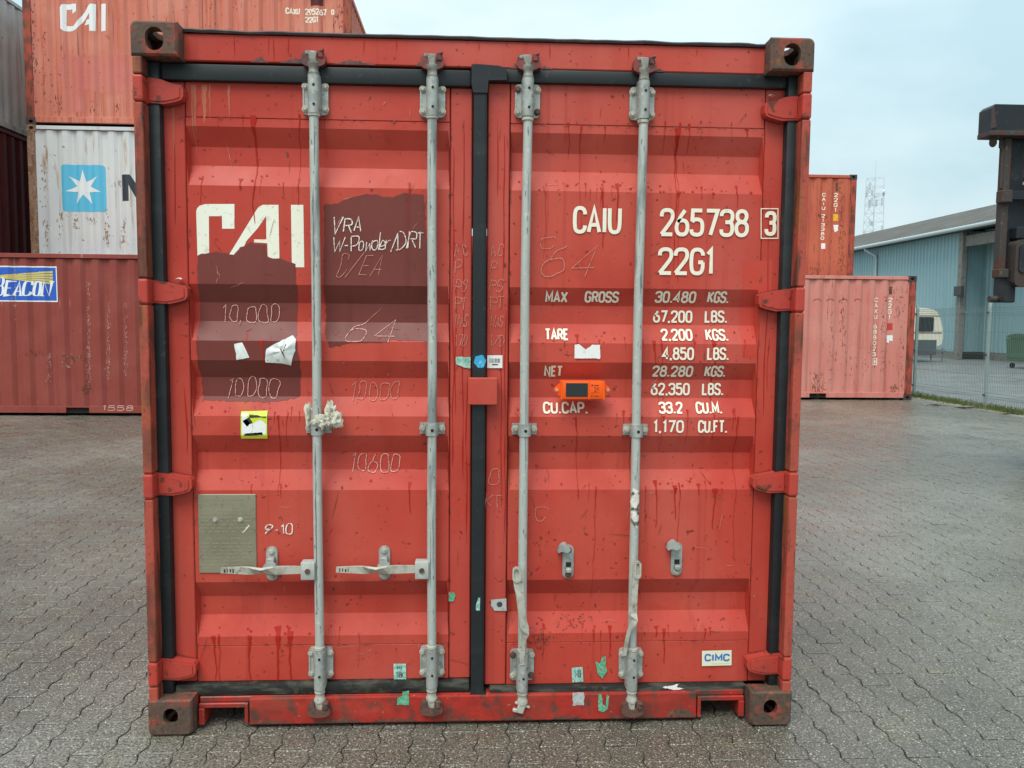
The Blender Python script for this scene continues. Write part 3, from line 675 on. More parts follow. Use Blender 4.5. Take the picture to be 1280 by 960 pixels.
def cam_head(rod, x, z, up, keeper=True, tilt=0.0):
    s = 1 if up else -1; b = MB()
    b.lathe([(.019, z), (.0205, z + s * .012), (.0175, z + s * .016), (.0175, z + s * .030), (.0225, z + s * .038), (.0215, z + s * .050), (.013, z + s * .055)], x, RY, 16)
    b.box(x - .015, x + .013, RY - .018, RY + .016, *sorted((z + s * .046, z + s * .086)), .004, rot=(0, R(tilt), 0), piv=(x, RY, z + s * .05))
    b.box(x - .030, x + .004, RY - .012, RY + .012, *sorted((z + s * .074, z + s * .088)), .003, rot=(0, R(tilt), 0), piv=(x, RY, z + s * .05))
    b.box(x - .028, x + .034, RY - .008, RY + .014, *sorted((z + s * .050, z + s * .060)), .003, rot=(0, R(tilt + 6), 0), piv=(x, RY, z + s * .05))
    b.build('cam', 'cam_zinc' if up else 'old_zinc', rod, smooth=True)
    if keeper:
        b = MB(); zc = z + s * .066; yb = .072 if up else .052
        b.prism(chaikin([(x - .044, zc - .022), (x - .040, zc + .016), (x - .018, zc + .026), (x - .014, zc - .006), (x + .016, zc - .008), (x + .020, zc + .024), (x + .040, zc + .012), (x + .046, zc - .02), (x + .02, zc - .034), (x - .02, zc - .034)], True, 1), yb - .028, yb + .001)
        b.box(x + .016, x + .036, yb - .034, yb - .004, zc - .004, zc + .026, .004)
        b.cyl((x + .026, yb - .03, zc + .02), (x + .038, yb - .034, zc + .024), .006, n=8)
        b.build('cam_keeper', 'keeper' if up else 'rusty_iron', rod)
rods = []
for i, x in enumerate(RODX):
    dz = .018 if i > 1 else 0
    b = MB(); n = 40; pts = []
    for k in range(n + 1):
        z = .165 + (2.44 - .165) * k / n
        pts.append((x + .0012 * math.sin(z * 5 + i) + (.004 * math.sin((z - .2) * 1.5) if i in (2, 3) else 0) * (-1), RY, z))
    b.tube(pts, .0170, 18); rod = b.build('lock_rod', 'galvanised', box, smooth=True); rods.append(rod)
    bearing(rod, x, 2.300 + dz * .3, 2.420 + dz * .3, rust=((1, 2) if i == 2 else ()))
    bearing(rod, x, .182 - dz, .303 - dz, low=True, rust=((1, 2) if i == 2 else ()))
    b = MB(); zm = 1.152 - .002 * i                              # guide half way up
    b.prism([(x - .047, zm - .021), (x + .047, zm - .021), (x + .047, zm + .021), (x - .047, zm + .021)], .084, .0945)
    b.prism([(x - .0225, .0848), (x - .0225, RY - .006)] + [(x + .0225 * math.sin(R(a)), RY - .0215 * math.cos(R(a))) for a in range(-75, 76, 15)] + [(x + .0225, RY - .006), (x + .0225, .0848)], zm - .0235, zm + .0235, axis='Z')
    b.build('rod_guide', 'bracket_zinc', rod, smooth=True)
    bolt(rod, x - .0345, .084, zm, r=.0105); bolt(rod, x + .0345, .084, zm, r=.0105)
    b = MB(); b.cyl((x + .002, RY - .018, zm - .002), (x + .002, RY - .0225, zm - .002), .006, n=10); b.build('grease_hole', 'dark_inside', rod)
    cam_head(rod, x, 2.428 + dz * .3, True, True, (0, 0, -6, 2)[i]); cam_head(rod, x, .152 - dz, False, i != 2, (0, 0, 14, 4)[i])
    for za in (2.285, .305 - dz): MB().lathe([(.0175, za), (.0215, za + .003), (.0215, za + .013), (.0175, za + .015)], x, RY, 16).build('collar', 'old_zinc', rod, smooth=True)
# worn scrapes on the rods
mat('scrape', (.15, .175, .18), .45, .3, layers=[(40., .5, .65, (.24, .26, .26), .7)])
SCR = (((2.05, 1.42, -.004, .007), (1.10, .45, -.005, .006), (2.28, 2.12, .003, .006)), ((1.75, 1.70, -.006, .005), (1.02, 1.00, -.006, .008), (.86, .62, .006, .004), (.80, .55, -.004, .003), (2.2, 1.9, -.007, .003)),
       ((1.83, 1.77, -.008, .007), (1.3, 1.0, .006, .003), (.92, .86, -.004, .004), (2.1, 1.95, .005, .003)), ((1.78, 1.66, .003, .008), (1.95, 1.80, -.006, .004), (1.5, 1.38, -.008, .004), (1.05, .95, .004, .003)))
for i, x in enumerate(RODX):
    d = Decal(Surf(lambda px, pz, x=x: RY - math.sqrt(max(0, .0172 ** 2 - (px - x) ** 2)) if abs(px - x) < .0172 else RY), .0007)
    for z0, z1, ox, ww in SCR[i]:
        pts = []; w = []; k = max(6, int((z0 - z1) / .018))
        for j in range(k + 1):
            z = z0 + (z1 - z0) * j / k; dx = (-.004 * math.sin((z - .2) * 1.5) if i > 1 else 0); pts.append((x + dx + ox + .003 * noise.noise((z * 12, i, 0)), z)); w.append(max(.0006, ww * min(1, j / 3, (k - j) / 3) * (.65 + noise.noise((z * 18, 4, i)))))
        d.ribbon(pts, w)
    rr = random.Random(40 + i)
    for k in range(26):
        z = rr.uniform(.35, 2.27); dx = (-.004 * math.sin((z - .2) * 1.5) if i > 1 else 0); a = x + dx + rr.uniform(-.010, .010); d.ribbon([(a, z), (a + rr.gauss(0, .001), z - rr.uniform(.004, .02))], rr.uniform(.0012, .003), extra=.0003)
    d.build('scrapes', 'scrape', rods[i], kind='stuff')
# handles on the near-central pair, folded flat and held by their retainers
def retainer(x, z, bent=False, parent=box, rusty=False):
    b = MB(); b.prism(stadium(x, z, .0215, .066, 8), .088, .0945); b.prism(stadium(x + .0015, z, .0185, .063, 8), .0862, .088)
    if bent:
        b.box(x - .010, x + .012, .066, .088, z - .040, z - .020, .004); b.prism(chaikin([(x - .045, z + .040), (x - .040, z + .066), (x - .018, z + .082), (x - .004, z + .07), (x + .008, z + .055), (x - .006, z + .040), (x - .026, z + .050)], True, 1), .058, .088)
    else:
        b.box(x - .014, x + .014, .052, .088, z - .036, z + .030, .004); b.prism([(x - .022, z + .004), (x - .012, z - .016), (x + .012, z - .018), (x + .024, z + .006), (x + .012, z + .016), (x - .012, z + .016)], .040, .06)
    o = b.build('handle_retainer', 'bracket_zinc', parent, smooth=True)
    bolt(o, x, .0862, z + .048, rusty); bolt(o, x, .0862, z - .050, rusty)
    if bent:
        b = MB(); b.box(x - .009, x + .011, .0848, .0864, z - .019, z - .001); b.build('slot', 'dark_inside', o)
    return o
for rx, rz in ((-.777, .636), (-.352, .636)): retainer(rx, rz - .006)
retainer(.354, .630, True, rusty=True); retainer(.778, .638, True)
for i, xe in ((0, -.955), (1, -.528)):
    x = RODX[i]; z = .618
    b = MB()
    b.box(x - .062, x - .010, .026, .074, z - .034, z + .033, .004, seg=2)
    b.build('handle_hub', 'galvanised', rods[i], smooth=True)
    b = MB(); b.cyl((x - .036, .026, z), (x - .036, .021, z), .010, n=12); b.build('hub_pin', 'rusty_iron', rods[i])
    st = []
    for k in range(13):
        t = k / 12; xx = x - .058 + (xe - x + .058) * t; hz = .0135 + .004 * math.sin(t * 3.1) - .004 * t; tw = .9 * math.exp(-((t - .5) / .13) ** 2)
        yy = .046 - .010 * math.exp(-((t - .5) / .2) ** 2); th = .005
        c = math.cos(tw); s_ = math.sin(tw)
        st.append([(xx, yy + (a * c - q * s_), z - .002 * k / 3 * 0 + (q * c + a * s_)) for a, q in ((-th, -hz), (-th, hz), (th, hz), (th, -hz), (-th, -hz))])
    m_ = MB(); m_.sheet(st, None)
    for e in (0, -1): m_.b.faces.new([m_.b.verts.new(p) for p in st[e][:4]])
    m_.build('handle', 'old_zinc', rods[i])
    b = MB(); d = Decal(flat(.0408), .0006); rr = random.Random(i)
    for k in range(9):
        xa = xe + .012 + k * .0105; d.quad(xa, xa + rr.uniform(.003, .007), z - rr.uniform(.003, .009), z + rr.uniform(.003, .009))
    d.build('handle_marking', 'ink', rods[i])
# handles of the other pair hang down, twisted
def bent_handle(rod, pts, wid, th):
    st = []
    for (p, (hw, a)) in zip(pts, wid):
        c, s_ = math.cos(R(a)), math.sin(R(a))
        st.append([(p[0] + u * c - v * s_, p[1] + u * s_ + v * c, p[2]) for u, v in ((-hw, -th), (hw, -th), (hw, th), (-hw, th), (-hw, -th))])
    m_ = MB(); m_.sheet(st, None)
    for e in (0, -1): m_.b.faces.new([m_.b.verts.new(p) for p in st[e][:4]])
    return m_.build('handle', 'old_zinc', rod)
bent_handle(rods[2], [(.157, .030, .625), (.158, .028, .59), (.160, .027, .555), (.164, .022, .52), (.170, .012, .475), (.174, .006, .435), (.181, .006, .40), (.188, .012, .372), (.180, .020, .350), (.177, .026, .32), (.176, .028, .285), (.176, .030, .247)],
            [(.020, 0), (.021, 0), (.019, 10), (.015, 30), (.016, 40), (.015, 30), (.017, 20), (.012, -10), (.009, -20), (.010, -15), (.010, -10), (.008, 0)], .004)
b = MB(); b.prism(stadium(.152, .602, .017, .030, 6), .016, .026, [stadium(.150, .604, .009, .020, 6)]); b.build('handle_hub', 'old_zinc', rods[2])
bent_handle(rods[3], [(.606, .028, .64), (.606, .026, .60), (.604, .026, .56), (.601, .024, .52), (.599, .020, .48), (.594, .014, .45), (.600, .010, .425), (.596, .012, .405), (.585, .020, .385), (.578, .026, .35), (.573, .030, .31), (.570, .032, .278)],
            [(.011, 0), (.012, 0), (.012, 0), (.012, 10), (.013, 20), (.017, 20), (.014, -20), (.012, -30), (.008, -20), (.007, -10), (.007, 0), (.006, 0)], .004)
b = MB(); b.prism(stadium(.611, .618, .0135, .034, 6), .014, .024, [stadium(.611, .620, .006, .024, 6)]); b.build('handle_hub', 'old_zinc', rods[3])
d = Decal(Surf(lambda px, pz: RY - math.sqrt(max(0, .0176 ** 2 - (px - .6012) ** 2)) if abs(px - .6012) < .0174 else RY - .0025), .0012, )
d.s.cx = [.6012 + .0025 * k for k in range(-6, 7)]
d.poly(ragged([(.586, .905), (.590, .93), (.604, .922), (.616, .915), (.617, .79), (.608, .772), (.596, .785), (.585, .80)], .008, .003, 3)); d.build('torn_tape', 'tape', rods[3])
# red cover plate bridging the doors
b = MB(); b.box(-.036, .074, .040, .0595, 1.243, 1.345, .003); b.box(.024, .074, .0595, .0945, 1.248, 1.34)
sealbox = b.build('seal_cover', 'red_paint', box)

# ------------------------------------------------------------------ paint, print, chalk and stickers on the doors
SILL0 = flat(.052)
O_LOGO, O_PATCH, O_DRIP, O_TEXT, O_CHALK, O_STICK = .0007, .0013, .0019, .0038, .0040, .0046
def px(surf, pts, ox=0.0, oy=0.0, k=1.0): return [surf.at(ox + a / k, oy + c / k) for a, c in pts]
def line(s, x0, x1, y0, y1, surf, w, m='lettering', parent=None, name='lettering', off=O_TEXT, gap=1.5, slant=0.0, jit=0.0, tilt=0.0):
    a = surf.at(x0, y1); c = surf.at(x1, y1); t = surf.at((x0 + x1) / 2, y0)
    d = Decal(surf, off); text(d, s, a[0], c[0], (a[1] + c[1]) / 2, t[1] + .0, w, gap, slant, jit, tilt=tilt)
    return d.build(name, m, parent)
# serial, size code and weights
for s, x0, x1, y0, y1, w in (('CAIU', 715.7, 776.6, 258, 292.5, .0142), ('265738', 824, 935.4, 261, 296, .0142), ('3', 955, 969.6, 264, 295, .0142), ('22G1', 821.7, 892.5, 309.5, 344, .0142),
        ('MAX', 681, 709, 364, 378.5, .0077), ('GROSS', 730, 772.7, 364, 378.5, .0077), ('30.480', 817.5, 868.6, 364, 378.8, .0077), ('KGS.', 882.6, 910, 364, 379, .0077),
        ('67,200', 815.8, 865, 388, 403.5, .0077), ('LBS.', 880, 908.7, 388, 403.5, .0077), ('TARE', 681, 711, 410.5, 425.3, .0077), ('2,200', 826.5, 866, 411, 426, .0077), ('KGS.', 882, 910.8, 411, 426, .0077),
        ('4,850', 827, 867, 434, 450, .0077), ('LBS.', 883, 910.8, 434, 450, .0077), ('NET', 679.5, 703, 457, 470.7, .0077), ('28.280', 814, 864.8, 457, 471, .0077), ('KGS.', 879, 906, 457, 471, .0077),
        ('62,350', 813, 861.8, 478.5, 494, .0077), ('LBS.', 876.6, 904, 478.5, 494, .0077), ('CU.CAP.', 678.8, 735, 502, 517, .0077), ('33.2', 823.8, 853.8, 502, 517, .0077), ('CU.M.', 870, 903, 502, 517, .0077),
        ('1,170', 816, 854.5, 525, 541, .0077), ('CU.FT.', 871.8, 908.8, 525, 541, .0077)):
    line(s, x0, x1, y0, y1, SR, w, parent=DR, gap=1.5 if w > .01 else 1.7)
d = Decal(SR, O_TEXT); q = px(SR, [(951, 261), (972, 261), (972, 298), (951, 298)]); d.ribbon(q, .0035, True); d.build('check_digit_frame', 'lettering', DR)
# large logo, cut off below by overpainting (crop coordinates 160,200 at 4.923)
K = 4.923
d = Decal(SL, O_LOGO)
d.poly(px(SL, [(420, 320), (424, 300), (440, 282), (475, 271), (655, 271), (655, 423), (580, 423), (578, 346), (498, 346), (500, 590), (428, 590)], 160, 200, K)); d.build('logo_letter', 'logo_cream', DL)
d = Decal(SL, O_LOGO)
d.poly(px(SL, [(618, 590), (792, 306), (806, 288), (830, 276), (926, 276), (932, 606), (860, 606), (858, 512), (776, 507), (776, 489), (852, 489), (850, 345), (800, 418), (728, 500), (690, 590)], 160, 200, K)); d.build('logo_letter', 'logo_cream', DL)
d = Decal(SL, O_LOGO); d.poly(px(SL, [(1003, 276), (1079, 276), (1085, 660), (1009, 660)], 160, 200, K)); d.build('logo_letter', 'logo_cream', DL)
# maroon overpaint
d = Decal(SL, O_PATCH)
d.poly(ragged(px(SL, [(247, 318), (266, 315), (282, 316), (293, 319), (300, 308), (314, 304), (332, 306), (335, 322), (350, 323), (369, 330), (371, 360), (372, 400), (374, 450), (375, 496), (355, 501), (300, 502), (254, 500), (252, 475), (247, 450), (246, 420), (248, 360)]), .012, .006, 1)); d.build('overpaint_patch', 'overpaint', DL)
d = Decal(SL, O_PATCH)
d.poly(ragged(px(SL, [(405, 255), (422, 254), (442, 245), (468, 243), (491, 247), (505, 241), (529, 243), (534, 300), (534, 380), (535, 427), (492, 425), (470, 429), (440, 428), (412, 434), (406, 415), (405, 330)]), .012, .006, 2)); d.build('overpaint_patch', 'overpaint', DL)
d = Decal(SR, O_LOGO); d.poly(px(SR, [(929, 327), (966, 325), (964, 362), (947, 392), (946, 446), (928, 446)])); d.build('touch_up_patch', 'bright_patch', DR)
# drips and runs of dark paint below every ledge
def drips(surf, D, seed, n, parent, spots=()):
    r = random.Random(seed); d = Decal(surf, O_DRIP); ledges = [2.043, 1.475, 1.193, .911, .344, SEAM_T - .005]
    for k in range(n):
        z = r.choice(ledges); x = r.uniform(D['p0'] + .03, D['p1'] - .03)
        if r.random() < .45 and spots: x = r.choice(spots) + r.gauss(0, .05)
        if not D['p0'] + .03 < x < D['p1'] - .03: continue
        L = r.choice((.02, .03, .05, .10, .20, .45)) * r.uniform(.6, 1.3); w0 = r.choice((.0016, .0022, .003, .0045, .0075)) * r.uniform(.8, 1.2)
        z1 = z + r.uniform(0, .035); m = max(4, int((L + .03) / .012)); pts = []; w = []; ph = r.uniform(0, 99); xx = x
        for j in range(m + 1):
            t = j / m; zz = z1 - (L + z1 - z) * t; xx = x + .010 * noise.noise((zz * 7, ph, 0)) + .004 * noise.noise((zz * 30, ph, 2))
            wj = w0 * (2.2 * math.exp(-((t) / .12) ** 2) + (1 - .55 * t)) * (.8 + .5 * noise.noise((zz * 60, ph, 5))); 
            pts.append((xx, zz)); w.append(max(.0008, wj if j < m else .001))
        d.ribbon(pts, w, extra=(k % 6) * .0001)
    for k in range(int(n * 1.4)):                                   # blots on the ledges
        z = r.choice(ledges[:5]) + r.uniform(.004, .05); x = r.uniform(D['p0'] + .03, D['p1'] - .03)
        if spots and r.random() < .5: x = max(D['p0'] + .03, min(D['p1'] - .03, r.choice(spots) + r.gauss(0, .04)))
        a = r.uniform(.0012, .0055); d.poly([(x + a * (1 + .4 * noise.noise((q, k, 0))) * math.cos(q), z + .9 * a * (1 + .5 * noise.noise((k, q, 0))) * math.sin(q)) for q in [2 * math.pi * i / 9 for i in range(9)]], extra=(k % 5) * .0001 + .0007)
    d.build('paint_runs', 'drip', parent, kind='stuff')
    d = Decal(surf, O_DRIP + .0004)
    for k in range(int(n * 2.6)):                                   # small chips and rust flecks
        x = r.uniform(D['x0'] + .01, D['x1'] - .01); z = r.uniform(D['zb'] + .02, D['zt'] - .02); a = r.uniform(.0008, .0026) * (2 if r.random() < .06 else 1); e = r.uniform(.6, 2.4)
        d.poly([(x + a * math.cos(q), z + a * e * math.sin(q)) for q in [2 * math.pi * i / 6 + k for i in range(6)]])
    d.build('paint_chips', 'rust_spot', parent, kind='stuff')
drips(SL, DOORS[0], 11, 34, DL, (-.92, -.80, -.72)); drips(SR, DOORS[1], 12, 70, DR, (.30, .42, .70, .78, .86, .95))
r = random.Random(5)                                                # long runs on the stiles by the meeting line and on the header
for surf, parent, xs, name in ((SL, DL, [(-.094, 2.2, 1.0), (-.055, 2.28, .95), (-.083, 1.7, 1.2), (-.04, 1.35, .7), (-1.11, 2.2, 1.9), (-1.09, 1.3, 1.05)], 'paint_runs'), (SR, DR, [(.094, 2.25, 1.6), (.105, 1.6, .7), (.092, 1.5, .85), (.07, 2.3, 2.02), (1.105, 2.02, 1.2), (1.12, 1.5, 1.3)], 'paint_runs'), (flat(.072), bpy.data.objects['header'], [(x, 2.568, 2.568 - L) for x, L in ((-.88, .07), (-.76, .06), (-.74, .085), (-.69, .06), (-.42, .05), (-.30, .04), (.0, .03), (.26, .05), (.55, .04), (.80, .03))], 'paint_runs')):
    d = Decal(surf, O_DRIP)
    for k, (x, za, zb) in enumerate(xs):
        m = max(5, int((za - zb) / .02)); pts = []; w = []
        for j in range(m + 1):
            z = za + (zb - za) * j / m; pts.append((x + .008 * noise.noise((z * 4, k, 1)), z)); w.append(max(.0008, .0042 * (.7 + noise.noise((z * 9, k, 7))) * min(1, j / 3 + .3, (m - j) / 3 + .1)))
        d.ribbon(pts, w)
    d.build(name, 'drip', parent, kind='stuff')
d = Decal(SR, O_DRIP + .0008)                                       # mossy scratch marks low on the stencilled door
for k in range(150):
    t = r.random(); X = (676 + r.gauss(0, 9) if t < .55 else 715 + r.gauss(0, 14)); Y = (797 + r.gauss(0, 7) if t < .55 else 775 + r.gauss(0, 8)) if t < .85 else 683 + r.gauss(0, 10)
    if t > .85: X = 676 + r.gauss(0, 6)
    a = SR.at(X, Y); L = r.uniform(.003, .012); q = r.uniform(0, 6.3)
    d.ribbon([a, (a[0] + L * math.cos(q), a[1] + L * .6 * math.sin(q))], r.uniform(.0012, .003), extra=(k % 7) * .0001)
d.build('grime_marks', 'rust_spot', DR, kind='stuff')
d = Decal(SL, O_LOGO)                                               # rust weeping from under the seal
for k, (xp, L, w_) in enumerate(((255, 48, .022), (262, 44, .006), (243, 60, .014), (286, 40, .010), (240, 95, .008), (216, 120, .010))):
    x, z = SL.at(xp, 106); pts = []; w = []
    for j in range(16):
        t = j / 15; pts.append((x + .003 * noise.noise((t * 5, k, 0)), z - L * .00285 * t)); w.append(max(.001, w_ * (1 - t) ** .5 * (.9 + .4 * noise.noise((t * 8, k, 3)))))
    d.ribbon(pts, w, extra=k * .00005)
d.build('rust_streaks', 'rust_streak', DL, kind='stuff')
hdr = bpy.data.objects['header']; HS = flat(.072)
for k, (xa, xb) in enumerate(((314, 336), (350, 384), (414, 470), (520, 532), (636, 648), (676, 690), (812, 830))):
    a = HS.at(xa, 92); c = HS.at(xb, 92); n = 14; top = []
    for j in range(n + 1):
        u = j / n; top.append((a[0] + (c[0] - a[0]) * u, 2.4795 + .024 * math.sin(math.pi * u) * (.6 + .7 * noise.noise((u * 6, k * 3.1, 0)))))
    d = Decal(HS, .0012); d.poly([(a[0], 2.4785)] + top + [(c[0], 2.4785)]); d.build('rubber_smear', 'smear', hdr)
sl_ = bpy.data.objects['sill']                                       # mud and bare metal along the foot of the sill
for k, (xa, xb, h) in enumerate(((-.86, -.70, .012), (-.62, -.44, .02), (-.40, -.22, .014), (-.12, .02, .010), (.10, .22, .018), (.30, .42, .012), (.52, .70, .016), (.74, .858, .05))):
    n = 22; top = [(xa + (xb - xa) * j / n, .021 + h * math.sin(math.pi * j / n) ** .6 * (.6 + .9 * noise.noise((j * .7, k * 5., 0)))) for j in range(n + 1)]
    d = Decal(SILL0, .0010); d.poly([(xa, .0195)] + top + [(xb, .0195)]); d.build('rust_patch', 'rusty_casting', sl_)
for surf, D, parent, sd_ in ((SL, DOORS[0], DL, 21), (SR, DOORS[1], DR, 22)):
    r = random.Random(sd_); d = Decal(surf, O_DRIP + .0009); e = Decal(surf, O_DRIP + .0012)
    for k in range(60):                                              # scratches, some to primer, some grimy
        x = r.uniform(D['x0'] + .02, D['x1'] - .02); z = r.uniform(D['zb'] + .03, D['zt'] - .03); L = r.uniform(.01, .07) * (2 if r.random() < .12 else 1); a = r.choice((0, 1.57, 1.2, -1.3, .3)) + r.gauss(0, .25)
        q = [(x + L * t * math.cos(a) + .004 * noise.noise((t * 3, k, 0)), z + L * t * math.sin(a) + .004 * noise.noise((t * 3, 0, k))) for t in (0, .25, .5, .75, 1)]
        q = [(min(max(u, D['x0'] + .006), D['x1'] - .006), v) for u, v in q]
        (d if k % 3 else e).ribbon(q, [.0006, .0014, r.uniform(.001, .0024), .0012, .0005], extra=(k % 5) * .0001)
    for k in range(90):                                              # rust creeping out of the welds round the pressed sheet
        t = r.random(); x, z = (r.uniform(D['p0'], D['p1']), r.choice((SEAM_T, SEAM_B)) + r.gauss(0, .0015)) if t < .55 else (r.choice((D['p0'], D['p1'])) + r.choice((-1, 1)) * 0 - .0035 * (1 if r.random() < .5 else -1), r.uniform(SEAM_B, SEAM_T))
        L = r.uniform(.004, .03); w_ = r.uniform(.0012, .0042)
        q = [(x, z), (x + L * .5, z + r.gauss(0, .0012)), (x + L, z)] if t < .55 else [(x, z), (x + r.gauss(0, .0008), z - L * .5), (x, z - L)]
        if q[-1][0] > D['p1'] + .01: continue
        d.ribbon(q, [.0006, w_, .0006], extra=.0006 + (k % 5) * .0001)
    d.build('rust_flecks', 'rust_spot', parent, kind='stuff'); e.build('scratches', 'chalk_faint', parent, kind='stuff')
# chalk
def chalk(s, x0, x1, y0, y1, surf, parent, m='chalk_pink', w=.0026, **k): return line(s, x0, x1, y0, y1, surf, w, m, parent, 'chalk_writing', O_CHALK, jit=.011, **{'slant': .12, **k})
chalk('10,000', 277, 349, 381, 403, SL, DL); chalk('10', 284, 303, 472, 497, SL, DL); chalk('000', 308, 347, 472, 497, SL, DL)
chalk('10000', 438, 498, 477, 500, SL, DL, 'chalk_faint'); chalk('10600', 437, 499, 566, 590, SL, DL, 'chalk_pink')
chalk('VRA', 416, 453, 273, 293, SL, DL, 'chalk_white', .0044, tilt=.09); chalk('W-Powder/DIRT', 416, 530, 297, 318, SL, DL, 'chalk_white', .0034, tilt=.08, gap=.5)
chalk('9-10', 332, 366, 655, 668, SL, DL, 'chalk_white', .0042); chalk('64', 430, 490, 399, 428, SL, DL, 'chalk_pink', .0026, slant=.35)
chalk('C/EA', 418, 474, 318, 345, SL, DL, 'chalk_faint', .0022, slant=.4); chalk('64', 674, 738, 306, 346, SR, DR, 'chalk_faint', .0028, slant=.35)
chalk('C', 676, 692, 296, 312, SR, DR, 'chalk_faint', .002)
for x0, x1, surf, parent in ((568, 583, SL, DL), (612, 628, SR, DR)):
    for s, y in (('AC', 305), ('P', 326), ('PS', 349), ('PT', 371), ('WAS', 394), ('170', 418)):
        chalk(s, x0, x1 - (7 if s == 'P' else 0), y, y + 15, surf, parent, 'chalk_faint', .0022)
chalk('0', 609, 623, 585, 606, SR, DR, 'chalk_faint', .0024, slant=.2); chalk('KT', 605, 624, 618, 634, SR, DR, 'chalk_faint', .0024); chalk('C', 668, 682, 632, 650, SR, DR, 'chalk_faint', .002)
# stickers
def sticker(name, surf, parent, outline, m, off=O_STICK, rag=0, seed=0, extras=(), label=None, hole=()):
    d = Decal(surf, off); p = px(surf, outline)
    d.poly(ragged(p, .006, rag, seed) if rag else p, [px(surf, h) for h in hole]); o = d.build(name, m, parent, label=label)
    return o
GSK = flat(.0600); SILL = flat(.052)
o = sticker('warning_sticker', SL, DL, [(302, 514), (335, 513), (335, 548), (302, 548)], 'sticker_lime')
for outl, m_ in (([(303, 516), (311, 516), (309, 524), (317, 532), (314, 543), (303, 543)], 'paper_white'), ([(316, 530), (326, 524), (333, 530), (333, 542), (316, 543)], 'paper_white'), ([(304, 526), (312, 521), (316, 528), (309, 533)], 'ink'), ([(306, 542), (328, 540), (329, 543.5), (306, 545)], 'ink'), ([(312, 518), (333, 520.5), (333, 522.5), (318, 521.5), (311, 523)], 'ink')):
    d = Decal(SL, O_STICK + .0006); d.poly(ragged(px(SL, outl), .006, .003, 8)); d.build('sticker_print', m_, DL)
# torn papers, curled off the steel
def paper(parent, surf, outl, fold_pts, name='torn_paper', m='paper', lift=.012, creases=()):
    p = px(surf, outl); n = len(p); cx = sum(a for a, _ in p) / n; cz = sum(c for _, c in p) / n
    b = bmesh.new(); q = ragged(p, .012, .0025, 4); c0 = b.verts.new((cx, surf.fn(cx, cz) - .006 - lift * .4, cz)); ring = []
    for i, (a, c) in enumerate(q): ring.append(b.verts.new((a, surf.fn(a, c) - .0035 - lift * max(0, noise.noise((a * 25, c * 25, 3))), c)))
    mid = [b.verts.new(((a + cx) / 2, surf.fn((a + cx) / 2, (c + cz) / 2) - .004 - lift * (.5 + .9 * noise.noise((a * 40, c * 40, 1))), (c + cz) / 2)) for a, c in q]
    k = len(q)
    for i in range(k):
        b.faces.new((ring[i], ring[(i + 1) % k], mid[(i + 1) % k], mid[i])); b.faces.new((mid[i], mid[(i + 1) % k], c0))
    me = bpy.data.meshes.new(name); b.to_mesh(me); b.free(); return link(name, me, m, parent, smooth=True)
paper(DL, SL, [(333, 436), (342, 431), (366, 419), (370, 424), (369, 438), (364, 457), (350, 454), (332, 453)], None)
paper(DL, SL, [(293, 430), (303, 428), (312, 447), (296, 450)], None, lift=.005)
d = Decal(SL, O_STICK + .016); d.ribbon(px(SL, [(352, 436), (356, 444), (358, 449), (355, 440), (359, 430)]), .003); d.build('scribble', 'ink', DL)
sticker('torn_sticker', SR, DR, [(718, 431), (724, 430), (732, 437), (740, 431), (750, 431), (750, 448), (718, 448)], 'paper_white', rag=.002)
sticker('torn_sticker', SL, DL, [(570, 446), (588, 446), (588, 460), (580, 459), (570, 455)], 'sticker_teal', rag=.003, seed=2)
sticker('torn_sticker', GSK, DR, [(594, 445), (604, 444), (607, 450), (605, 459), (598, 460), (592, 453)], 'sticker_blue', rag=.003, seed=3, off=.0012)
sticker('barcode_sticker', SR, DR, [(609, 444), (628, 444), (628, 460), (609, 460)], 'paper_white')
d = Decal(SR, O_STICK + .0006); rr = random.Random(4); xx = 611.5
while xx < 625:
    w_ = rr.choice((.3, .5, .8)); a = SR.at(xx, 453.5); c = SR.at(xx + w_, 448); d.quad(a[0], c[0], a[1], c[1]); xx += w_ + rr.choice((.35, .5, .8))
a = SR.at(615, 456.3); c = SR.at(622.5, 455); d.quad(a[0], c[0], a[1], c[1]); d.build('barcode', 'ink', DR)
sticker('small_sticker', SL, DL, [(492, 829), (507.5, 829), (508, 848.5), (492.5, 848.5)], 'sticker_teal')
for k, (xa, xb, ya, yb) in enumerate(((496, 503, 831.5, 836), (496, 504.5, 839.5, 846.5))):
    line(('HI', 'M8K')[k], xa, xb, ya, yb, SL, .0022, 'ink', DL, 'sticker_print', O_STICK + .0006)
sticker('small_sticker', SR, DR, [(714.5, 834), (728, 833), (729, 851.5), (715, 852.5)], 'sticker_teal')
line('M8', 718, 726, 837, 846, SR, .0024, 'ink', DR, 'sticker_print', O_STICK + .0006)
sticker('torn_sticker', SILL, bpy.data.objects['sill'], [(497, 873), (503, 869), (503, 864), (511, 863), (511, 881), (496, 881)], 'sticker_green', rag=.003, seed=5, off=.0015)
sticker('torn_sticker', SILL, bpy.data.objects['sill'], [(716, 866), (730, 865), (730, 881), (716, 882)], 'sticker_grey', rag=.003, seed=6, off=.0015)
sticker('torn_sticker', SILL, bpy.data.objects['sill'], [(748, 867), (752, 868), (753, 880), (757, 883), (758, 868), (761, 870), (760, 886), (755, 890), (748, 888)], 'sticker_green', rag=.003, seed=7, off=.0015)
sticker('torn_sticker', SR, DR, [(744, 826), (750, 829), (752, 820), (757, 820), (758, 838), (753, 848), (747, 842)], 'sticker_green', rag=.003, seed=8)
sticker('torn_sticker', SL, DL, [(561, 739), (567, 739), (569.5, 744), (567, 751), (561, 751)], 'sticker_green', rag=.001, seed=9)
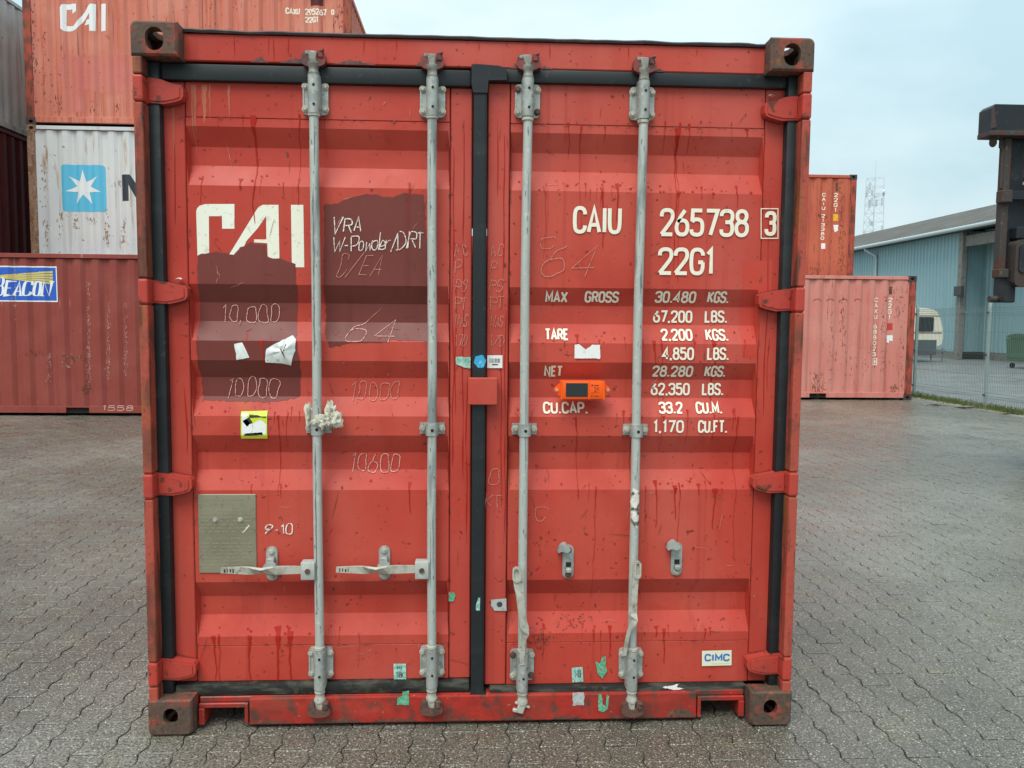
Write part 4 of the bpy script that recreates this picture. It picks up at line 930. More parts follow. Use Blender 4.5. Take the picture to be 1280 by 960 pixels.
sticker('torn_sticker', GSK, DR, [(598, 747), (600, 747), (600, 763), (595, 763), (595, 756)], 'sticker_teal', rag=.001, seed=10, off=.0012)
sticker('small_sticker', SR, DR, [(614, 749), (633, 747.5), (633, 763), (618, 763), (614, 757)], 'sticker_grey', rag=.001)
d = Decal(SR, O_STICK + .0006); a = SR.at(624.5, 755); d.poly(circle(a[0], a[1], .011, 14)); d.build('sticker_print', 'dark_panel', DR)
gb = flat(.068)
sticker('paint_scuff', gb, DR, [(826, 859), (838, 857), (850, 854), (846, 858), (856, 861), (842, 862)], 'paper_white', rag=.004, seed=12, off=.0015)
# makers' plate and approval plate
o = sticker('maker_plate', SR, DR, [(877, 813), (914, 812), (914, 831), (877, 832)], 'cream_plate')
line('CIMC', 880, 911.5, 816.5, 826, SR, .0068, 'logo_blue', DR, 'plate_lettering', O_STICK + .0006)
d = Decal(SR, O_STICK + .0006); a = SR.at(889, 829.3); c = SR.at(911, 828.6); d.quad(a[0], c[0], a[1], c[1]); d.build('plate_lettering', 'sticker_grey', DR)
a = SL.at(249.5, 716); c = SL.at(320, 617.5); yp = Y0 - .005
b = MB(); b.box(a[0], c[0], yp, Y0 + .001, a[1], c[1], .002); plate = b.build('approval_plate', 'plate_metal', DL)
PS = flat(yp); x0, x1, z0, z1 = a[0], c[0], a[1], c[1]
rr = random.Random(8)
for s, f, u, w_ in (('APPROVED FOR TRANSPORT', .93, .82, .0013), ('UNDER CUSTOMS SEAL', .875, .66, .0013), ('CSC SAFETY APPROVAL', .44, .72, .0015)):
    d = Decal(PS, .0008); xc = (x0 + x1) / 2; hw = (x1 - x0) * u / 2; zc = z0 + (z1 - z0) * f; text(d, s, xc - hw, xc + hw, zc - .0055, zc + .0055, w_); d.build('plate_lettering', 'plate_print', DL)
d = Decal(PS, .0008)
for k in range(15):
    f = (.80 - k * .045) if k < 7 else (.38 - (k - 7) * .045); xx = x0 + .012
    while xx < x1 - .02:
        w_ = rr.uniform(.006, .03); zc = z0 + (z1 - z0) * f; d.quad(xx, min(xx + w_, x1 - .012), zc - .0013, zc + .0013); xx += w_ + rr.uniform(.004, .02)
d.build('plate_rows', 'plate_print', DL, kind='stuff')
for qx, qz in ((.30, .68), (.73, .68)):
    bolt(DL, x0 + (x1 - x0) * qx, yp, z0 + (z1 - z0) * qz, r=.007)
d = Decal(PS, .001); d.ribbon(px(PS, [(303.5, 666), (311.5, 656.5)]), .005); d.build('chalk_writing', 'chalk_white', DL)

# tracker bolted to the stencilled door
trk = empty('tracking_device', (.394, .07, 1.30), 0, 'orange plastic tracking device with dark panel, fixed on the stencilled door', 'tracker')
def L_(pts): return pts
b = MB(); b.box(-.083, .083, -.032, .030, -.0345, .0345, .005, seg=2); b.build('housing', 'orange_plastic', trk, smooth=True)
for s in (-1, 1):
    b = MB(); b.prism([(s * .080, -.028), (s * .101, -.011), (s * .108, 0), (s * .101, .011), (s * .080, .028)], -.012, -.004); b.build('mounting_ear', 'orange_plastic', trk)
    b = MB(); b.cyl((s * .0965, -.012, 0), (s * .0965, -.018, 0), .006, n=10); b.build('screw', 'old_zinc', trk)
    b = MB(); b.box(*sorted((s * .076, s * .083)), -.034, -.031, -.0355, .0355, .001); b.build('end_rib', 'orange_plastic', trk)
b = MB(); b.box(-.064, .019, -.0335, -.030, -.025, .027, .001); b.build('solar_panel', 'solar_cell', trk)
b = MB(); b.box(.0225, .026, -.0345, -.031, -.0355, .0355, .001); b.build('divider_rib', 'orange_plastic', trk)
d = Decal(flat(-.032), .0008); rr = random.Random(2)
d.quad(.032, .038, .016, .022); d.quad(.032, .037, -.024, -.019); d.quad(.042, .060, .017, .020); d.quad(.042, .060, -.023, -.0205)
for k in range(26): xx = .032 + rr.random() * .028; zz = -.012 + rr.random() * .022; d.quad(xx, xx + .0025, zz, zz + .002)
d.build('printed_label', 'print_dark', trk)
# rag jammed behind the first rod's guide
rag = empty('crumpled_rag', (-.585, .05, 1.19), 0, 'dirty cream crumpled rag jammed behind the lock rod above its guide', 'rag')
def crumple(name, pts, seed, rag_):
    b = bmesh.new(); bmesh.ops.create_icosphere(b, subdivisions=4, radius=1)
    c, s = pts
    for v in b.verts:
        d = v.co.normalized(); k = 1 + .5 * noise.noise(d * 1.9 + Vector((seed, 0, 0))) + .55 * abs(noise.noise(Vector((d.x * 3.4, d.y * 2.0, d.z * 1.6)) + Vector((0, seed, 0)))) - .25
        v.co = Vector((c[0] + s[0] * d.x * k, c[1] + s[1] * d.y * k, c[2] + s[2] * d.z * k))
    me = bpy.data.meshes.new(name); b.to_mesh(me); b.free(); return link(name, me, 'rag_cloth', rag_, smooth=True)
crumple('fold', ((-.040, .010, .012), (.017, .012, .046)), 1.0, rag); crumple('fold', ((.012, -.026, -.006), (.030, .012, .026)), 2.4, rag)
crumple('fold', ((.040, .0, .014), (.022, .020, .046)), 4.1, rag); crumple('fold', ((.064, -.010, -.004), (.026, .016, .030)), 6.3, rag)
for hx, hz in ((-1.105, 1.697), (1.10, 2.400)):
    b = bmesh.new(); st = [(hx + t * .022 * (1 if hx < 0 else -1), hz + .004 * math.sin(t * 3)) for t in (0, .3, .6, 1)]
    d = MB(); d.sheet([[(x, .060, z), (x, .074, z + .004), (x, .088, z + .001)] for x, z in st], None); d.build('lodged_scrap', 'paper', DL if hx < 0 else DR); b.free()

# ------------------------------------------------------------------ stacked containers round the yard
CH, CL6 = 2.591, 6.058
def make_box(loc, rz, m, post, label, group=None, seed=0, pockets=(), pitch=.278):
    """20-foot container; local x along its length, its near side wall at local y = 0 facing -y"""
    t = empty('shipping_container', loc, rz, label, 'container', group)
    h = CL6 / 2; D = 2.438
    rb = ribs(-h + .12, h - .12, pitch, .036, .080, .068)
    for side in (0, 1):
        y = .022 if side == 0 else D - .022; sg = 1 if side == 0 else -1
        MB().sheet([[(x, y + sg * d, z) for x, d in rb] for z in (.15, 2.50)], None).build('side_wall', m, t)
        for zc, nm in ((2.545, 'roof_rail'), (.103, 'base_rail')):
            if nm == 'base_rail' and pockets and side == 0:
                b = MB(); xs = [-h + .165] + sum([[p - .18, p + .18] for p in pockets], []) + [h - .165]
                for a, c in zip(xs[::2], xs[1::2]): b.box(a, c, .004, .08, .048, .158, .004)
                b.box(-h + .166, h - .166, .006, .08, .135, .1575); o = b.build(nm, m, t)
                for p in pockets: MB().box(p - .18, p + .18, .05, .09, .04, .134).build('fork_pocket', 'dark_inside', t)
            else:
                ya, yb = (.004, .08) if side == 0 else (D - .08, D - .004)
                hh = .055 if nm == 'base_rail' else .034
                MB().box(-h + .165, h - .165, ya, yb, zc - hh, zc + hh, .004).build(nm, m, t)
    for sx in (-1, 1):
        MB().sheet([[(sx * (h - .03 - d), y, z) for y, d in ribs(.08, D - .08, .25, .04, .07, .06)] for z in (.12, 2.50)], None).build('end_wall', m, t)
        for zc in (.10, 2.545): MB().box(*sorted((sx * (h - .08), sx * (h - .006))), .17, D - .17, zc - .05, zc + .03, .004).build('end_rail', m, t)
        for side in (0, 1):
            ya, yb = (.002, .15) if side == 0 else (D - .15, D - .002)
            MB().box(*sorted((sx * (h - .15), sx * (h - .003))), ya, yb, .118, 2.473, .008).build('corner_post', post, t)
            for z0, z1 in ((.0, .118), (2.473, 2.591)):
                b = MB(); xc = sx * (h - .089); yy = (0, .03) if side == 0 else (D - .03, D)
                b.prism(rrect(xc - .089, xc + .089, z0, z1, .006, 2), yy[0], yy[1], [stadium(xc, (z0 + z1) / 2, .042, .030, 5)])
                ye = (.03, .162) if side == 0 else (D - .162, D - .03)
                b.box(xc - .088, xc + .088, .10 if side == 0 else ye[0], ye[1] if side == 0 else D - .10, z0 + .001, z1 - .001)
                b.box(xc - .088, xc + .088, *((.0305, .0995) if side == 0 else (D - .0995, D - .0305)), z1 - .022, z1 - .001); b.box(xc - .088, xc + .088, *((.0305, .0995) if side == 0 else (D - .0995, D - .0305)), z0 + .001, z0 + .022)
                b.build('corner_casting', 'casting_dark' if post != 'rust_post_white' else post, t)
    MB().sheet([[(x, y, 2.565 - d * .5) for x, d in rb] for y in (.06, D - .06)], None).build('roof', m, t)
    MB().box(-h + .12, h - .12, .08, D - .08, .11, .15).build('floor_pan', 'dark_inside', t)
    kx = [x for x, _ in rb]
    def fn(x, z):
        for (a, da), (c, dc) in zip(rb, rb[1:]):
            if a <= x <= c: return .022 + da + (dc - da) * ((x - a) / (c - a) if c > a else 0)
        return .022
    return t, Surf(fn, kx)
def local_at(t, surf, u, v):
    """where the sight line through a pixel of the photograph meets a container's near wall (local x, z)"""
    d = CM @ Vector(((u - 640) / FPX, -(v - 480) / FPX, -1)); y = t.location.y + .03; k = (y - CL.y) / d.y; p = CL + k * d
    return p.x - t.location.x, p.z - t.location.z
def ctext(t, surf, s, x0, x1, y0, y1, w, m, name='lettering', gap=1.5, slant=0.):
    a = local_at(t, surf, x0, y1); c = local_at(t, surf, x1, y0); d = Decal(surf, .002); text(d, s, a[0], c[0], a[1], c[1], w, gap, slant); return d.build(name, m, t)
def cpoly(t, surf, pts, m, name, off=.002, rag=0):
    d = Decal(surf, off); p = [local_at(t, surf, *q) for q in pts]; d.poly(ragged(p, .03, rag, 3) if rag else p); return d.build(name, m, t)
GRPL = 'containers stacked behind the maroon container'
# maroon container with the blue sign
be, bs = make_box((-5.32, 10.25, 0), 0, 'maroon_side', 'maroon_side', 'maroon container with blue and yellow sign standing on the ground', pockets=(-1.025, 1.025))
p = [local_at(be, bs, *q) for q in ((-40, 334), (71, 333), (71.5, 377.5), (-40, 378))]
def signrect(dec, x0, x1, z0, z1): dec.poly([(x0, z0), (x1, z0), (x1, z1), (x0, z1)])
sx0, sx1, sz0, sz1 = p[0][0], p[1][0], p[2][1], p[1][1]
d = Decal(bs, .002); signrect(d, sx0, sx1, sz0, sz1); d.build('sign_border', 'sign_white', be)
d = Decal(bs, .003); signrect(d, sx0 + .02, sx1 - .02, sz0 + .02, sz1 - .02); d.build('sign_panel', 'sign_blue', be)
zm = sz0 + (sz1 - sz0) * .70
for k in range(5):
    d = Decal(bs, .004); xr = sx1 - .08; z_r = zm - .10 + .045 * k; z_l = zm - .014 + .007 * k
    d.poly([(sx0 + .45, z_l - .004), (xr, z_r - .016), (xr, z_r + .016), (sx0 + .45, z_l + .004)]); d.build('sign_ray', 'sign_yellow', be)
# serif capitals of the sign
a0 = local_at(be, bs, -6, 369); a1 = local_at(be, bs, 60.5, 352)
def sign_word(t, surf, word, x0, x1, z0, z1, m, off=.0045):
    st, tw = strokes(word, 1.3); tot = tw; x = x0; kx = (x1 - x0) / tot; kz = (z1 - z0) / 6
    pos = 0
    for ci, ch in enumerate(word):
        g, _ = strokes(ch); big = 1.25 if ci == 0 else 1.0
        d = Decal(surf, off)
        for i, (cl, pts) in enumerate(g):
            q = [(x0 + (pos + a_) * kx + .22 * c_ * kz, z0 + c_ * kz * big) for a_, c_ in pts]
            w = []
            n = len(q)
            for j in range(n):
                a_ = Vector(q[j - 1 if j else 0]); c_ = Vector(q[min(j + 1, n - 1)]); dd = (c_ - a_)
                w.append(.012 + .034 * (abs(dd.y) / (dd.length + 1e-6)) ** 1.5)
            d.ribbon(q, w, cl, extra=(i % 4) * .0002)
            if not cl:
                for e in (0, -1):
                    if pts[e][1] < .3 or pts[e][1] > 5.7: d.quad(q[e][0] - .040, q[e][0] + .040, q[e][1] - .007, q[e][1] + .007, extra=.0009)
        d.build('lettering', m, t); pos += GL[ch][0] + 1.3
sign_word(be, bs, 'BEACON', a0[0], a1[0], a0[1], a1[1], 'sign_white')
d = Decal(flat(.004), .002); a = local_at(be, bs, 128, 513.3); c = local_at(be, bs, 167, 506.5); text(d, '1558', a[0], c[0], a[1], c[1], .012, slant=.2); d.build('chalk_writing', 'chalk_pink', be)
# white container with star emblem, faded red one on top, hidden one below
XB = -5.37
lo, _ = make_box((XB, 12.93, 0), 0, 'orange_red_side', 'rusty_post', 'lowest red container of the stack behind the maroon container', GRPL)
wh, ws = make_box((XB, 12.93, CH), 0, 'white_side', 'rust_post_white', 'white container with light blue star emblem and rust streaks, middle of its stack', GRPL, pitch=.285)
top, ts = make_box((XB, 12.93, 2 * CH), 0, 'faded_red_side', 'rusty_post', 'faded red container with white logo, topmost above the white star container', GRPL)
q = [local_at(wh, ws, *a) for a in ((77.5, 264), (131, 206.5))]
d = Decal(ws, .003); d.poly(rrect(q[0][0], q[1][0], q[0][1], q[1][1], .06, 5)); d.build('emblem_square', 'star_blue', wh)
cx, cz = (q[0][0] + q[1][0]) / 2, (q[0][1] + q[1][1]) / 2 + .01; star = []
for k in range(14):
    r_ = .335 if k % 2 == 0 else .125; an = R(90 + 360 / 14 * k); star.append((cx + r_ * math.cos(an), cz + r_ * math.sin(an)))
d = Decal(ws, .004); d.poly(star); d.build('emblem_star', 'sign_white', wh)
a = local_at(wh, ws, 152.5, 251); hM = local_at(wh, ws, 153, 218)[1] - a[1]; d = Decal(ws, .003); w_ = .13
d.poly([(a[0], a[1]), (a[0] + w_, a[1]), (a[0] + w_, a[1] + hM * .62), (a[0] + .28, a[1]), (a[0] + .40, a[1]), (a[0] + .55, a[1] + hM * .62), (a[0] + .55, a[1]), (a[0] + .68, a[1]), (a[0] + .68, a[1] + hM), (a[0] + .52, a[1] + hM), (a[0] + .34, a[1] + hM * .40), (a[0] + .16, a[1] + hM), (a[0], a[1] + hM)])
d.build('lettering', 'sign_black', wh)
K = 6.4                                                            # logo of the topmost container (crop 0,0 at 6.4)
for pts in ([(480, 60), (490, 38), (510, 31), (610, 31), (610, 90), (580, 112), (580, 75), (528, 75), (528, 205), (590, 208), (660, 110), (720, 31), (765, 31), (762, 248), (718, 248), (715, 195), (672, 198), (690, 155), (716, 155), (716, 105), (610, 235), (585, 248), (510, 248), (485, 230)], [(808, 31), (848, 31), (846, 248), (806, 248)]):
    cpoly(top, ts, [(u / K, v / K) for u, v in pts], 'sign_white', 'logo_letter')
ctext(top, ts, 'CAXU', 357, 375, 10, 17.5, .022, 'lettering'); ctext(top, ts, '295267', 381, 408, 11, 18.5, .022, 'lettering'); ctext(top, ts, '0', 414, 418, 12, 19, .022, 'lettering'); ctext(top, ts, '22G1', 381, 398, 21, 28, .022, 'lettering')
cpoly(top, ts, [(75, 70), (165, 68), (165, 112), (140, 118), (104, 112), (104, 140), (86, 140), (84, 112), (76, 98)], 'touch_up', 'touch_up_patch', .0012, rag=.03)
cpoly(top, ts, [(388, -3), (404, -3), (404, 7), (388, 7)], 'dark_maroon_side', 'touch_up_patch', .0014)
# stack at right angles to these
GL3 = 'containers stacked end-on beside the white star container'
make_box((-9.0, 14.03, 0), R(90), 'maroon_side', 'maroon_side', 'lowest maroon container of the stack set crosswise beside the star stack', GL3)
make_box((-9.0, 14.03, CH), R(90), 'dark_maroon_side', 'dark_maroon_side', 'dark maroon container set crosswise under the grey container', GL3)
make_box((-9.05, 14.03, 2 * CH), R(90), 'grey_side', 'grey_side', 'weathered grey container set crosswise on top of the dark maroon one', GL3)
# other side of the yard
lo2, ls = make_box((6.16, 13.5, 0), 0, 'pink_red_side', 'rusty_post', 'faded pinkish red container standing on the ground beside the mesh fence', pockets=(-1.025, 1.025))
make_box((6.20, 16.42, 0), 0, 'maroon_side', 'maroon_side', 'maroon container on the ground under the orange red container', 'two containers stacked behind the pinkish one')
up2, us = make_box((6.20, 16.42, CH), 0, 'orange_red_side', 'rusty_post', 'orange red container with yellow sticker, stacked behind the pinkish container', 'two containers stacked behind the pinkish one')
def cv(t, surf, s, u, v0, v1, w, wid, m='lettering'):
    a = local_at(t, surf, u, v0); c = local_at(t, surf, u, v1); n = sum(.7 if ch == ' ' else 1 for ch in s); pit = (a[1] - c[1]) / n
    z = a[1]
    for ch in s:
        if ch != ' ': d = Decal(surf, .003); vtext(d, ch, a[0], z, pit * .80, pit, w, wid); d.build('letter', m, t)
        z -= pit if ch != ' ' else pit * .7
cv(lo2, ls, 'CAXU 688023', 1096, 372, 447, .016, .085); cv(lo2, ls, '22G1', 1113.5, 372, 401, .018, .09)
a = local_at(lo2, ls, 1093.6, 456); d = Decal(ls, .003); d.ribbon([(a[0] - .035, a[1]), (a[0] + .045, a[1]), (a[0] + .045, a[1] + .13), (a[0] - .035, a[1] + .13)], .014, True); text(d, '0', a[0] - .012, a[0] + .022, a[1] + .025, a[1] + .105, .014); d.build('lettering', 'lettering', lo2)
cpoly(lo2, ls, [(1109.5, 404), (1116, 404), (1116, 412.5), (1109.5, 412.5)], 'red_square', 'square_mark'); cpoly(lo2, ls, [(1108.5, 419), (1116, 419), (1116, 426), (1112, 426), (1112, 428.5), (1109, 428.5)], 'sign_white', 'sticker', rag=.01)
cpoly(lo2, ls, [(1112, 358), (1116, 358), (1116, 368), (1112, 368)], 'rusty_casting', 'marker_plate')
cv(up2, us, 'CAIU 213380', 1030.5, 241, 301, .017, .085); cv(up2, us, '22G1', 1045.5, 241, 266, .018, .09)
cpoly(up2, us, [(1027, 304), (1031.5, 304), (1031.5, 311), (1027, 311)], 'sign_white', 'check_digit'); cpoly(up2, us, [(1042, 267.5), (1047.5, 267.5), (1047.5, 276), (1042, 276)], 'sticker_yellow', 'sticker'); cpoly(up2, us, [(1042, 281), (1047.5, 281), (1047.5, 288), (1044, 290)], 'sign_white', 'sticker', rag=.01)
cpoly(up2, us, [(1045, 228.5), (1048, 228.5), (1048, 239), (1045, 239)], 'rusty_casting', 'marker_plate')

# scuffs, scrapes and rust on the stacked containers
def wear(t, surf, spots, m, name, seed, sz=(.006, .02)):
    """spots: (pixel x, y0, y1, spread, count) of the photograph; flecks follow the folds of the wall"""
    r = random.Random(seed); d = Decal(surf, .0045)
    for (u, v0, v1, sp, n) in spots:
        for k in range(n):
            x, z = local_at(t, surf, u + r.gauss(0, sp), r.uniform(v0, v1)); L = r.uniform(*sz) * r.choice((1, 1, 2, 4)); w_ = r.uniform(*sz) * .5
            q = [(x + r.gauss(0, .006), z + L * (.5 - i / 3)) for i in range(4)]; d.ribbon(q, [w_ * .3, w_, w_ * .8, w_ * .2], extra=(k % 7) * .0002)
    d.build(name, m, t, kind='stuff')
wear(be, bs, ((110, 352, 485, 1.2, 130), (135, 378, 474, 1.3, 120), (157, 378, 470, 1.2, 70), (62, 440, 480, 2, 20), (18, 330, 400, 1.2, 30), (86, 440, 460, 6, 25)), 'scuff', 'scuffs', 31, (.006, .018))
wear(be, bs, ((108, 478, 494, 5, 26), (90, 444, 452, 12, 22), (45, 438, 444, 6, 12)), 'rust_spot', 'scrapes', 32, (.008, .03))
wear(wh, ws, ((94, 268, 286, 2, 26), (115, 272, 280, 3, 14), (133, 262, 308, 1.4, 40), (154, 272, 308, 1.5, 32), (58, 275, 308, 2, 22), (75, 266, 300, 3, 20), (150, 225, 235, 3, 10), (54, 190, 260, 3, 30)), 'rust_weep', 'rust_stains', 33, (.01, .03))
wear(top, ts, ((42, 5, 135, 2, 60), (55, 40, 135, 2, 30), (90, 50, 110, 20, 18), (75, 120, 140, 4, 26), (116, 125, 140, 2, 10), (146, 128, 140, 2, 10), (250, 5, 35, 60, 24), (425, 5, 36, 5, 30)), 'rust_spot', 'rust_stains', 34, (.008, .03))
wear(lo2, ls, ((1022, 466, 500, 5, 70), (1053, 370, 440, 1.5, 40), (1105, 370, 475, 3, 45), (1120, 355, 400, 4, 40), (1117, 482, 494, 3, 30), (1075, 430, 470, 22, 40), (1038, 380, 480, 2, 26), (1128, 360, 490, 2, 30)), 'rust_spot', 'rust_stains', 35, (.008, .03))
for k, u in enumerate((1021.5, 1038, 1055, 1072)):
    a = local_at(lo2, ls, u, 377); d = Decal(ls, .0045); d.ribbon([(a[0] + .07 * math.cos(q), a[1] + .055 * math.sin(q)) for q in [math.pi * i / 10 for i in range(11)]], [.004] + [.010] * 9 + [.004]); d.build('scrape_arc', 'rust_spot', lo2)
wear(up2, us, ((1050, 225, 345, 2.5, 80), (1021, 335, 347, 4, 50), (1025, 268, 273, 10, 24), (1052, 240, 330, 2, 50), (1035, 225, 345, 10, 40)), 'rust_spot', 'rust_stains', 36, (.008, .03))

# ------------------------------------------------------------------ blue warehouse beyond the fence
hall = empty('warehouse', (23.1, 40, 0), 0, 'light blue corrugated warehouse with grey fibre cement roof beyond the fence', 'warehouse')
def yz(y): return y - 40
EV = 6.05
def clad(x, ya, yb, z0, z1, pitch, dep, m, name):
    n = int((yb - ya) / pitch); st = []
    for k in range(n):
        y = yz(ya + k * pitch); st += [(y, 0), (y + pitch * .35, 0), (y + pitch * .5, dep), (y + pitch * .85, dep)]
    st.append((yz(yb), 0))
    return MB().sheet([[(x + d, y, z) for y, d in st] for z in (z0, z1)], None).build(name, m, hall)
clad(0, 34.6, 78, .35, EV, .30, .05, 'blue_cladding', 'wall'); clad(1.15, 14, 34.7, .35, EV + .1, .30, .05, 'blue_cladding', 'wall')
st = sum([[(.02 + k * .16, 0), (.09 + k * .16, 0), (.11 + k * .16, .04), (.17 + k * .16, .04)] for k in range(7)], []) + [(1.24, .04)]
MB().sheet([[(x, yz(34.62) + d, z) for x, d in st] for z in (.35, EV)], None).build('wall', 'blue_cladding', hall)
MB().box(.03, .3, yz(34.8), yz(78), -.02, .349).build('plinth', 'weathered_steel', hall); MB().box(1.2, 1.5, yz(14), yz(34.4), -.02, .349).build('plinth', 'weathered_steel', hall)
for yb in (34.45, 24.4, 14.4): MB().box(-.14, .12, yz(yb) - .13, yz(yb) + .15, 0, EV - .02, .01).build('column', 'weathered_steel', hall)
MB().box(-.02, .22, yz(14), yz(34.3), EV - .75, EV - .25).build('eaves_beam', 'weathered_steel', hall)
MB().box(-.30, -.14, yz(34.02), yz(34.6), 3.0, 3.45, .01).build('wall_box', 'dark_panel', hall)
MB().box(-.06, -.01, yz(37.3), yz(38.4), .5, 2.3, .01).build('steel_door', 'blue_door', hall)
MB().cyl((-.62, yz(14), EV + .03), (-.62, yz(78), EV + .03), .10, n=10).build('gutter', 'gutter', hall)
MB().tube([(-.6, yz(43.0), EV), (-.55, yz(43.0), EV - .15), (-.12, yz(42.6), EV - .5), (-.08, yz(42.6), EV - .7), (-.08, yz(42.6), .1)], .075, 8).build('downpipe', 'gutter', hall)
st = []; n = int(64 / .32)
for k in range(n + 1):
    y = yz(14) + k * .32
    for dy, dz in ((0, 0), (.08, .035), (.16, .05), (.24, .035)): st.append((y + dy, dz))
RG = 8.0
MB().sheet([[(x, y, z + dz) for y, dz in st] for x, z in ((-.62, EV + .10), (RG, EV + 2.75))], None).build('roof', 'fibre_cement', hall)
MB().sheet([[(x, y, z + dz) for y, dz in st] for x, z in ((RG, EV + 2.75), (2 * RG + .6, EV + .10))], None).build('roof', 'fibre_cement', hall)
MB().box(-.55, .02, yz(14), yz(78), EV - .05, EV + .02).build('soffit', 'dark_panel', hall)
for yy in (14.1, 77.9): MB().prism([(0.05, .35), (2 * RG, .35), (2 * RG, EV), (RG, EV + 2.6), (0.05, EV)], yz(yy) - .05, yz(yy) + .05).build('gable', 'blue_cladding', hall)
MB().box(2 * RG - .1, 2 * RG, yz(14.2), yz(77.8), .0, EV).build('wall', 'blue_cladding', hall)

# ------------------------------------------------------------------ mesh fence, grass at its foot
fence = empty('mesh_fence', (9.78, 9.47, 0), 0, 'grey green welded wire mesh fence with steel posts along the yard', 'fence')
FH = 1.93
for k in range(-2, 6):
    y = k * 2.5
    MB().box(-.03, .03, y - .02, y + .02, -.01, 2.0, .004).build('post', 'fence_green', fence)
    for z in (.25, 1.02, 1.82): MB().box(-.045, -.029, y - .035, y + .035, z - .018, z + .018, .003).build('clamp', 'dark_panel', fence)
    if k < 5:
        b = MB()
        for j in range(1, 50):
            yy = y + .05 * j; prof = [(-.038, .05)]
            for zz in (.25, 1.02, 1.82): prof += [(-.038, zz - .05), (-.070, zz), (-.038, zz + .05)]
            prof.append((-.038, FH))
            rows = [[b.b.verts.new((x + o, yy + q, z)) for o, q in ((-.002, -.002), (.002, -.002), (.002, .002), (-.002, .002))] for x, z in prof]
            for a, c in zip(rows, rows[1:]):
                for i in range(4): b.b.faces.new((a[i], a[(i + 1) % 4], c[(i + 1) % 4], c[i]))
        for z in (.10, .20, .25, .30, .62, .97, 1.02, 1.07, 1.45, 1.77, 1.82, 1.87, 1.91):
            xo = -.066 if z in (.25, 1.02, 1.82) else -.034; b.box(xo - .0024, xo + .0024, y + .03, y + 2.47, z - .0024, z + .0024)
        tag(b.build('wire_panel', 'fence_wire', fence), kind='stuff')
rg = random.Random(9); V = []; F = []
def blade(x, y, h, w):
    a = rg.uniform(0, 6.3); l = rg.uniform(.1, .6) * h; k = len(V); dx, dy = math.cos(a), math.sin(a)
    V.extend([(x - dy * w, y + dx * w, -.004), (x + dy * w, y - dx * w, -.004), (x + dx * l * .4, y + dy * l * .4, h * .65), (x + dx * l, y + dy * l, h)]); F.append((k, k + 1, k + 2)); F.append((k + 1, k + 3, k + 2))
for k in range(9000):
    y = rg.uniform(6.5, 18); dens = noise.noise((y * 1.1, 2, 0)) * .5 + .6
    if rg.random() > dens: continue
    x = 9.80 + rg.gauss(0, .12); blade(x, y, rg.uniform(.03, .11), rg.uniform(.004, .009))
me = bpy.data.meshes.new('grass_strip'); me.from_pydata(V, [], F)
tag(link('grass_strip', me, 'grass'), 'thin strip of grass along the foot of the mesh fence', 'grass', kind='stuff')
for k, (x, y, n) in enumerate(((9.35, 11.85, 7), (9.02, 12.3, 5), (9.42, 10.9, 4))):
    b = MB()
    for j in range(n):
        a = rg.uniform(-.5, .5); cx, cy = x + rg.gauss(0, .10), y + rg.gauss(0, .04); L = rg.uniform(.06, .2)
        b.tube([(cx - L * math.cos(a), cy - L * math.sin(a) * .5, .008), (cx, cy, .02 + rg.random() * .02), (cx + L * math.cos(a), cy + L * .5 * math.sin(a), .008)], [.004, .007, .003], 5)
    tag(b.build('twig_litter', 'twig'), 'dry twigs lying on the sandy verge near the fence', 'twigs', 'twig litter by the fence', kind='stuff')

# ------------------------------------------------------------------ caravan and waste container by the warehouse
cv_ = empty('caravan', (18.62, 31.2, 0), R(-4), 'cream touring caravan parked beside the blue warehouse wall', 'caravan')
body = chaikin([(-2.1, .62), (1.55, .58), (1.72, 1.05), (1.55, 1.95), (1.30, 2.28), (.7, 2.36), (-1.6, 2.36), (-2.05, 2.2), (-2.2, 1.4)], True, 2)
MB().prism(body, 0, 2.1).build('body', 'caravan_cream', cv_)
for a, c in ((.55, 1.26), (-.9, .1), (-1.9, -1.3)): MB().prism(rrect(a, c, 1.32, 1.95, .07, 4), -.012, .0).build('window', 'window_dark', cv_)
MB().box(-2.05, 1.62, -.008, -.001, 1.24, 1.30).build('trim_band', 'weathered_steel', cv_); MB().box(-1.9, 1.50, -.008, -.001, 1.98, 2.02).build('trim_band', 'weathered_steel', cv_)
MB().box(-1.9, 1.42, -.02, .4, .32, .97, .02).build('skirt', 'grey_skirt', cv_)
for y in (.02, 1.9): MB().cyl((-.4, y, .31), (-.4, y + .17, .31), .31, n=18).build('wheel', 'tyre', cv_)
MB().box(1.5, 2.3, .95, 1.12, .42, .52, .01).build('drawbar', 'weathered_steel', cv_); MB().cyl((1.3, .2, 0), (1.3, .2, .6), .03, n=8).build('corner_steady', 'weathered_steel', cv_)
MB().cyl((2.2, 1.03, 0.0), (2.2, 1.03, .6), .03, n=8).build('jockey_wheel', 'weathered_steel', cv_)
bin_ = empty('waste_skip', (20.35, 26.8, 0), R(-88), 'dark green wheeled waste container beside the warehouse', 'waste container')
MB().prism([(-.1, .28), (1.0, .28), (1.1, 1.12), (-.2, 1.12)], 0, 1.9, axis='Y').build('tub', 'skip_green', bin_)
MB().prism(chaikin([(-.22, 1.125), (1.12, 1.125), (1.0, 1.25), (.4, 1.32), (-.1, 1.25)], True, 1), -.02, 1.92).build('lid', 'skip_green', bin_)
for k in range(5): MB().box(.98, 1.12, .15 + k * .36, .20 + k * .36, .35, 1.08).build('rib', 'skip_green', bin_)
for x in (0, .9):
    for y in (.15, 1.75): MB().cyl((x - .03, y, .1), (x + .03, y, .1), .1, n=12).build('castor', 'tyre', bin_)

